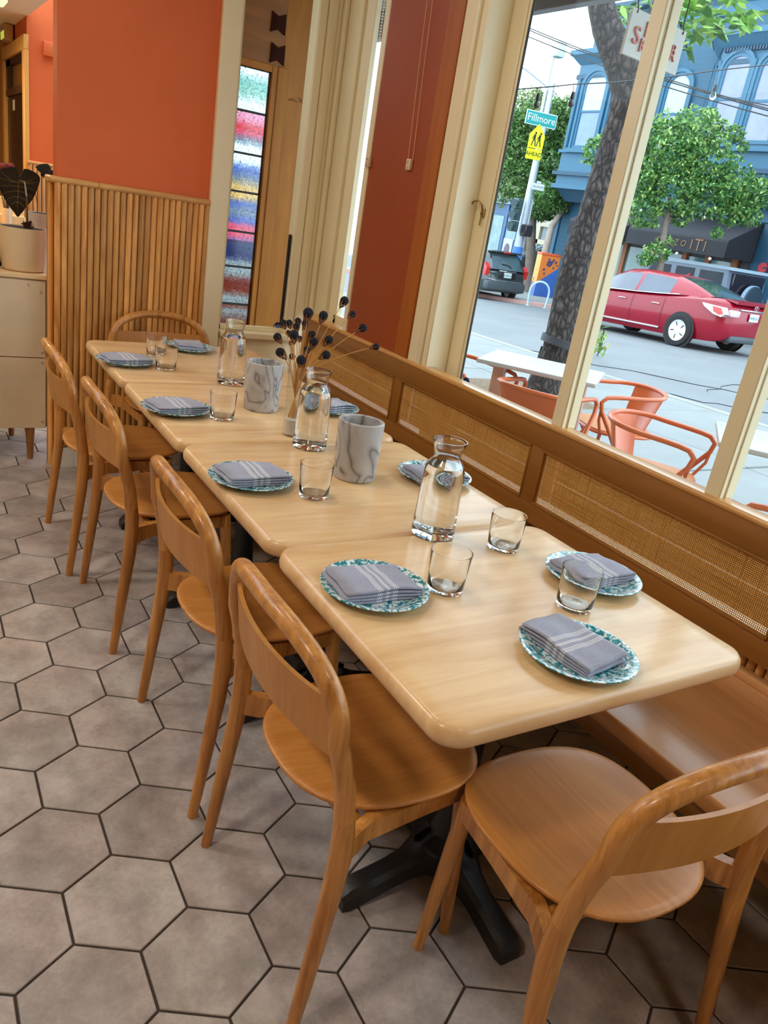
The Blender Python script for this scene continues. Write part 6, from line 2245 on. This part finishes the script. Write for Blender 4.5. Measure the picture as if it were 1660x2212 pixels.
# ------------------------------------------------------------------ overhead wires
ow = thing('overhead_wires', 'bundle of dark overhead wires crossing the street above the cars', 'wire', at(1300, 140, 15))
wo = Vector(ow.location)
for a, b_ in (((1100, 42), (1700, 246)), ((1100, 47), (1700, 250)), ((1100, 62), (1700, 262)), ((1290, 120), (1700, 236))):
    p, q = at(*a, 17), at(*b_, 13)
    bm = nb()
    tube(bm, [p.lerp(q, i / 10) - wo - Vector((0, 0, 0.10 * math.sin(math.pi * i / 10))) for i in range(11)], 0.011, 5)
    finish('wire', bm, GASKET, ow)

# ================================================================== vehicles
TYRE = plain('black_tyre', rgb(30, 31, 34), 0.8)
RIM = plain('silver_wheel', rgb(206, 210, 214), 0.4, 0.3)
CHROME = plain('chrome_trim', rgb(214, 218, 222), 0.15, 0.9)
CGLASS = plain('car_glass', rgb(54, 66, 92), 0.04, var=0.25, vscale=2, coat=0.6, spec=0.8)
CGLASS_G = plain('rear_screen_glass', rgb(72, 92, 96), 0.04, var=0.25, vscale=2, coat=0.6, spec=0.8)
TAIL = plain('red_tail_lamp', rgb(214, 44, 40), 0.15, coat=0.5)
TAILW = plain('clear_tail_lamp', rgb(232, 206, 208), 0.15, coat=0.5)
PLATE = plain('plate_white', rgb(222, 230, 230), 0.4)
PLTXT = plain('plate_ink', rgb(80, 110, 130), 0.5)
DKTRIM = plain('grey_bumper_plastic', rgb(74, 84, 90), 0.5)
def wheel(parent, c, r, w, side, spokes=5):
    """tyre with a spoked rim facing the given side (-1 left, +1 right)"""
    M_ = Matrix.Translation(c) @ Matrix.Rotation(math.pi / 2 * side, 4, 'Y')
    bm = nb()
    lathe(bm, [(r * 0.62, -w / 2), (r * 0.9, -w / 2), (r * 0.985, -w * 0.36), (r, -w * 0.2), (r, w * 0.2), (r * 0.985, w * 0.36), (r * 0.92, w / 2), (r * 0.66, w / 2), (r * 0.62, w * 0.3)], 32, mat=M_)
    o = finish('wheel', bm, TYRE, parent)
    bm = nb()
    lathe(bm, [(0.0, w * 0.42), (r * 0.14, w * 0.43), (r * 0.2, w * 0.40), (r * 0.58, w * 0.42), (r * 0.66, w * 0.46), (r * 0.66, w * 0.30), (r * 0.62, -w * 0.3), (0.0, -w * 0.3)], 32, mat=M_)
    rim = finish('rim', bm, RIM, o)
    bm = nb()
    for k in range(spokes):
        a = 2 * math.pi * k / spokes + 0.3
        v = []
        for rr_, da in ((r * 0.26, 0.07), (r * 0.53, 0.17), (r * 0.54, 0.03), (r * 0.28, -0.07)):
            v.append((rr_ * math.cos(a + da), rr_ * math.sin(a + da)))
        vs0 = [bm.verts.new(M_ @ Vector((x, y, w * 0.435))) for x, y in v]
        vs1 = [bm.verts.new(M_ @ Vector((x, y, w * 0.26))) for x, y in v]
        bm.faces.new(vs0)
        bm.faces.new(vs1[::-1])
        for i in range(4): bm.faces.new([vs0[i], vs1[i], vs1[(i + 1) % 4], vs0[(i + 1) % 4]])
    finish('rim_slots', bm, GASKET, o)
def car_body(parent, paint, st):
    """lofted lower body; stations (y, z_bottom, z_shoulder, half_width)"""
    bm = nb()
    rings = []
    for y, zb, zt, w in st:
        h = zt - zb
        sec = [(w * 0.90, zb), (w * 0.985, zb + h * 0.22), (w, zb + h * 0.50), (w * 0.985, zb + h * 0.74), (w * 0.95, zb + h * 0.93), (w * 0.86, zt), (w * 0.45, zt + 0.018)]
        pts = [(x, y, z) for x, z in sec] + [(-x, y, z) for x, z in sec[::-1]]
        rings.append([bm.verts.new(p) for p in pts])
    n = len(rings[0])
    for A_, B_ in zip(rings, rings[1:]):
        for i in range(n): bm.faces.new([A_[i], A_[(i + 1) % n], B_[(i + 1) % n], B_[i]])
    bm.faces.new(rings[0])
    bm.faces.new(rings[-1][::-1])
    return finish('body', bm, paint, parent, True, 38)
def greenhouse(parent, paint, glassm, rear, st, pillars, rear_rows, front_rows):
    """stations (y, z_base, z_roof, half_base, half_roof); glass between pillars"""
    bmP, bmG, bmR = nb(), nb(), nb()
    def sec(s):
        y, zb, zr, wb, wr = s
        h = zr - zb
        return [(-wb, y, zb), (-wr - (wb - wr) * 0.18, y, zb + h * 0.82), (-wr * 0.86, y, zr), (wr * 0.86, y, zr), (wr + (wb - wr) * 0.18, y, zb + h * 0.82), (wb, y, zb)]
    for i in range(len(st) - 1):
        a, b_ = sec(st[i]), sec(st[i + 1])
        for j in range(5):
            if j in (0, 4): t = bmP if i in pillars else bmG
            elif j == 2: t = bmR if i in rear_rows else (bmG if i in front_rows else bmP)
            else: t = bmP
            t.faces.new([t.verts.new(p) for p in (a[j], a[j + 1], b_[j + 1], b_[j])])
    for bm, nm_, m in ((bmP, 'roof', paint), (bmG, 'side_windows', glassm), (bmR, 'rear_window', rear)):
        if not bm.faces: bm.free(); continue
        bmesh.ops.remove_doubles(bm, verts=bm.verts[:], dist=0.001)
        finish(nm_, bm, m, parent, True, 40)
def plate(parent, c, M_, s, txt):
    bm = nb()
    box(bm, (-0.155 * s, -0.078 * s, 0), (0.155 * s, 0.078 * s, 0.012), 0.006, 1)
    bmesh.ops.transform(bm, matrix=M_, verts=bm.verts[:])
    o = finish('licence_plate', bm, PLATE, parent)
    text('plate_text', txt, 0.085 * s, 0.001, PLTXT, M_ @ Matrix.Translation((0, -0.01, 0.014)), o)
# ---- red sedan driving past
REDP = plain('cherry_red_paint', rgb(158, 4, 40), 0.3, var=0.03, coat=0.5, spec=0.3)
rc = thing('red_sedan', 'cherry red four-door sedan on the street beyond the middle mullion', 'car', (14.92, 10.02, zst(10.02)), 0)
rc.rotation_euler = (math.atan(-0.045), 0, 0)
car_body(rc, REDP, [(0.0, 0.42, 0.86, 0.62), (0.04, 0.34, 0.96, 0.72), (0.14, 0.28, 1.04, 0.80), (0.35, 0.23, 1.085, 0.865), (0.8, 0.21, 1.07, 0.905), (1.4, 0.20, 1.03, 0.915), (2.2, 0.20, 0.985, 0.918), (3.0, 0.20, 0.955, 0.915), (3.7, 0.20, 0.93, 0.905), (4.2, 0.21, 0.86, 0.87), (4.55, 0.24, 0.76, 0.78), (4.75, 0.32, 0.64, 0.62)])
greenhouse(rc, REDP, CGLASS, CGLASS_G, [(0.62, 1.07, 1.10, 0.70, 0.62), (1.15, 1.05, 1.30, 0.80, 0.62), (1.55, 1.02, 1.41, 0.84, 0.61), (1.62, 1.02, 1.42, 0.845, 0.61), (2.05, 1.0, 1.465, 0.855, 0.61), (2.42, 0.98, 1.475, 0.86, 0.61), (2.50, 0.98, 1.475, 0.86, 0.61), (2.95, 0.965, 1.45, 0.86, 0.60), (3.25, 0.955, 1.36, 0.855, 0.58), (3.75, 0.94, 1.08, 0.83, 0.60), (3.95, 0.93, 0.95, 0.80, 0.62)], {0, 1, 5, 9}, {0, 1}, {8, 9})
for s in (-1, 1):
    for y in (1.02, 3.85):
        bm = nb()
        lathe(bm, [(0.0, 0.0), (0.385, 0.0), (0.385, 0.012), (0.0, 0.012)], 32, mat=Matrix.Translation((s * 0.906, y, 0.335)) @ Matrix.Rotation(s * math.pi / 2, 4, 'Y'))
        finish('wheel_arch', bm, GASKET, rc)
        wheel(rc, (s * 0.855, y, 0.335), 0.335, 0.215, s)
    bm = nb()
    prism(bm, [(0.02, 0.80), (0.10, 0.93), (0.62, 0.97), (0.55, 0.90), (0.30, 0.78), (0.10, 0.74)], 0, s * 0.76, s * 0.905)
    finish('tail_lamp', bm, TAILW, rc)
    bm = nb()
    prism(bm, [(0.06, 0.80), (0.14, 0.91), (0.34, 0.925), (0.30, 0.83), (0.16, 0.78)], 0, s * 0.775, s * 0.912)
    finish('tail_lamp_core', bm, TAIL, rc)
    bm = nb()
    box(bm, (s * 0.44, -0.012, 0.76), (s * 0.74, 0.10, 0.90), 0.03, 2)
    finish('tail_lamp', bm, TAILW, rc)
    bm = nb()
    box(bm, (s * 0.916 - 0.012, 1.55, 0.30), (s * 0.916 + 0.012, 3.4, 0.335), 0.006)
    finish('sill_trim', bm, CHROME, rc)
    for y in (1.78, 2.75):
        bm = nb()
        tube(bm, [(s * 0.915, y - 0.10, 0.80), (s * 0.945, y - 0.05, 0.805), (s * 0.945, y + 0.05, 0.805), (s * 0.915, y + 0.10, 0.80)], 0.013, 8)
        finish('door_handle', bm, CHROME, rc)
    bm = nb()
    tube(bm, [(s * 0.862, 1.25, 1.055), (s * 0.885, 1.7, 1.02), (s * 0.888, 2.4, 0.985), (s * 0.885, 3.2, 0.962), (s * 0.87, 3.7, 0.945)], 0.010, 6)
    finish('belt_trim', bm, CHROME, rc)
    bm = nb()
    for y in (1.58, 2.46):
        tube(bm, [(s * 0.921, y, 0.28), (s * 0.925, y, 0.6), (s * 0.905, y - 0.02, 0.94)], 0.004, 4)
    finish('door_seam', bm, GASKET, rc)
bm = nb()
box(bm, (-0.58, -0.03, 0.26), (0.58, 0.14, 0.40), 0.04, 2)
finish('rear_diffuser', bm, DKTRIM, rc)
bm = nb()
box(bm, (-0.46, -0.022, 0.905), (0.46, 0.03, 0.935), 0.008)
finish('boot_trim', bm, CHROME, rc)
bm = nb()
prism(bm, [(-0.03, 1.02), (-0.04, 1.075), (0.20, 1.105), (0.26, 1.08)], 0, -0.66, 0.66)
finish('boot_lip', bm, REDP, rc)
bm = nb()
lathe(bm, [(0.052, 0), (0.052, 0.01), (0.044, 0.012), (0.042, 0.0)], 24, mat=Matrix.Translation((0, -0.025, 0.985)) @ Matrix.Rotation(math.pi / 2, 4, 'X') @ Matrix.Diagonal((1.4, 0.8, 1, 1)))
prism(bm, [(-0.03, 0.955), (-0.02, 0.955), (0.03, 1.015), (0.02, 1.015)], 1, -0.036, -0.03)
finish('boot_emblem', bm, CHROME, rc)
bm = nb()
prism(bm, [(1.90, 1.465), (1.78, 1.52), (1.82, 1.455)], 0, -0.015, 0.015)
finish('roof_fin', bm, REDP, rc)
plate(rc, None, frame(Vector((0.0, -0.02, 0.79)), (1, 0, 0), (0, 0, 1)), 1.0, '7W81017')
# ---- boxy grey off-roader parked behind it
JGREY = plain('grey_blue_paint', rgb(108, 122, 142), 0.45, var=0.03, coat=0.2)
JWIN = plain('tinted_offroad_glass', rgb(44, 50, 62), 0.2, var=0.3, vscale=2, spec=0.2)
jp = thing('grey_offroader', 'boxy grey-blue off-road car with rear spare wheel parked behind the red sedan', 'car', (19.2, 13.35, zst(13.35) + 0.03), 0)
jp.rotation_euler = (math.atan(-0.02), 0, 0)
rbox('body', (-0.88, 0.0, 0.45), (0.88, 3.55, 1.16), JGREY, jp, 0.06, 3)
rbox('bonnet', (-0.62, 3.3, 0.55), (0.62, 4.5, 1.12), JGREY, jp, 0.06, 3)
bm = nb()
prism(bm, [(0.03, 1.14), (0.12, 1.74), (2.75, 1.78), (3.30, 1.14)], 0, -0.80, 0.80)
finish('cabin', bm, JGREY, jp, False)
bm = nb()
prism(bm, [(0.02, 1.74), (0.08, 1.82), (2.68, 1.86), (2.85, 1.76)], 0, -0.82, 0.82)
finish('hard_top', bm, plain('pale_grey_roof', rgb(150, 170, 184), 0.45, var=0.03), jp, False)
for s in (-1, 1):
    for y0, y1, z1 in ((0.22, 0.98, 1.66), (1.14, 1.78, 1.67), (1.95, 2.62, 1.67)):
        bm = nb()
        prism(bm, [(y0, 1.22), (y1 + (0.25 if y0 > 1.9 else 0), 1.22), (y1, z1), (y0 + 0.03, z1)], 0, s * 0.80, s * 0.812)
        finish('side_window', bm, JWIN, jp, False)
    for y in (0.72, 3.45):
        wheel(jp, (s * 0.80, y, 0.40), 0.40, 0.26, s)
        bm = nb()
        tube(bm, [(s * 0.93, y + 0.50 * math.cos(a), 0.42 + 0.5 * math.sin(a)) for a in [math.pi * i / 10 for i in range(11)]], 0.05, 8)
        finish('fender_flare', bm, DKTRIM, jp)
rbox('rear_window', (-0.66, -0.005, 1.2), (0.66, 0.10, 1.68), plain('dark_rear_glass', rgb(34, 30, 40), 0.08), jp, 0.02, 2)
bm = nb()
lathe(bm, [(0.0, 0.0), (0.33, 0.0), (0.39, 0.04), (0.40, 0.14), (0.38, 0.20), (0.2, 0.22), (0.0, 0.21)], 32, mat=Matrix.Translation((0.1, -0.02, 1.05)) @ Matrix.Rotation(math.pi / 2, 4, 'X'))
finish('spare_wheel_cover', bm, plain('dark_wheel_cover', rgb(46, 62, 78), 0.4), jp)
bm = nb()
lathe(bm, [(0.385, 0.05), (0.41, 0.06), (0.41, 0.15), (0.385, 0.16), (0.385, 0.05)], 32, mat=Matrix.Translation((0.1, -0.02, 1.05)) @ Matrix.Rotation(math.pi / 2, 4, 'X'))
finish('spare_wheel_band', bm, plain('pale_wheel_band', rgb(150, 176, 204), 0.3, coat=0.4), jp)
rbox('rear_bumper', (-0.80, -0.12, 0.42), (0.80, 0.05, 0.60), DKTRIM, jp, 0.02)
for s in (-1, 1): rbox('tail_lamp', (s * 0.80 - 0.06, -0.04, 0.80), (s * 0.80 + 0.06, 0.02, 1.0), TAIL, jp, 0.01)
# ---- dark green hatchback waiting at the corner
DGR = plain('dark_green_paint', rgb(46, 58, 60), 0.28, var=0.05, coat=0.8)
hb = thing('dark_hatchback', 'dark green-grey hatchback seen from behind at the street corner', 'car', (16.33, 19.75, zst(19.75)), 0)
hb.rotation_euler = (math.atan(-0.045), 0, 0)
car_body(hb, DGR, [(0.0, 0.36, 0.80, 0.68), (0.06, 0.30, 0.90, 0.78), (0.25, 0.26, 0.98, 0.84), (0.9, 0.24, 0.98, 0.87), (2.0, 0.22, 0.96, 0.875), (3.0, 0.22, 0.95, 0.87), (3.5, 0.24, 0.88, 0.82), (4.0, 0.34, 0.70, 0.62)])
greenhouse(hb, DGR, CGLASS_G, CGLASS_G, [(0.02, 0.93, 0.95, 0.76, 0.70), (0.30, 0.97, 1.42, 0.80, 0.62), (0.42, 0.97, 1.48, 0.81, 0.62), (0.95, 0.97, 1.51, 0.82, 0.62), (1.1, 0.97, 1.515, 0.82, 0.62), (2.2, 0.96, 1.48, 0.82, 0.61), (3.2, 0.94, 0.98, 0.78, 0.60)], {0, 1, 3}, {0}, {5})
for s in (-1, 1):
    for y in (0.72, 3.2): wheel(hb, (s * 0.78, y, 0.31), 0.31, 0.2, s)
    bm = nb()
    prism(bm, [(0.04, 0.74), (0.0, 0.98), (0.16, 1.12), (0.24, 1.0), (0.2, 0.78)], 0, s * 0.70, s * 0.85)
    finish('tail_lamp', bm, TAIL, hb)
bm = nb()
box(bm, (-0.8, -0.06, 0.30), (0.8, 0.20, 0.62), 0.08, 3)
finish('rear_bumper', bm, DKTRIM, hb)
bm = nb()
tube(bm, [(-0.78, 0.02, 0.66), (-0.5, -0.07, 0.625), (0.5, -0.07, 0.625), (0.78, 0.02, 0.66)], 0.012, 6)
finish('bumper_line', bm, CHROME, hb)
rbox('roof_spoiler', (-0.60, 0.18, 1.44), (0.60, 0.46, 1.50), DGR, hb, 0.02, 2)
rbox('brake_light', (-0.14, 0.165, 1.44), (0.14, 0.19, 1.485), TAIL, hb, 0.006)
rbox('plate_recess', (-0.36, -0.022, 0.70), (0.36, 0.04, 0.90), plain('dark_recess', rgb(24, 28, 30), 0.4), hb, 0.03, 2)
rbox('boot_handle', (-0.34, -0.03, 0.895), (0.34, 0.02, 0.925), CHROME, hb, 0.008)
plate(hb, None, frame(Vector((0.0, -0.028, 0.80)), (1, 0, 0), (0, 0, 1)), 1.0, '6KPD204')
bm = nb()
tube(bm, [(0.18, 0.05, 1.02), (0.06, 0.09, 1.10), (-0.2, 0.10, 1.12)], 0.012, 6)
finish('rear_wiper', bm, GASKET, hb)
# ---- black estate car behind the utility box
bp_ = at(1180, 606, 34.5)
bk = thing('black_estate', 'black estate car parked in the side street behind the painted utility box', 'car', (bp_.x, bp_.y, bp_.z - 0.15), math.atan2(-0.5, 0.86) + math.pi / 2)
BKP = plain('black_paint', rgb(26, 30, 40), 0.3, coat=0.7)
car_body(bk, BKP, [(-2.1, 0.4, 0.9, 0.7), (-1.9, 0.3, 1.0, 0.86), (0, 0.25, 1.02, 0.9), (1.6, 0.25, 0.98, 0.88), (2.2, 0.4, 0.8, 0.7)])
greenhouse(bk, BKP, CGLASS_G, CGLASS_G, [(-2.0, 0.95, 1.0, 0.8, 0.7), (-1.7, 1.0, 1.55, 0.84, 0.66), (-0.6, 1.0, 1.6, 0.85, 0.66), (-0.5, 1.0, 1.6, 0.85, 0.66), (0.6, 1.0, 1.55, 0.85, 0.65), (1.4, 0.97, 1.02, 0.82, 0.65)], {0, 2}, {0}, {4})
for s in (-1, 1):
    for y in (-1.3, 1.3): wheel(bk, (s * 0.8, y, 0.33), 0.33, 0.2, s)
    rbox('tail_lamp', (s * 0.74 - 0.08, -2.08, 0.7), (s * 0.74 + 0.08, -1.98, 0.9), TAIL, bk, 0.02)
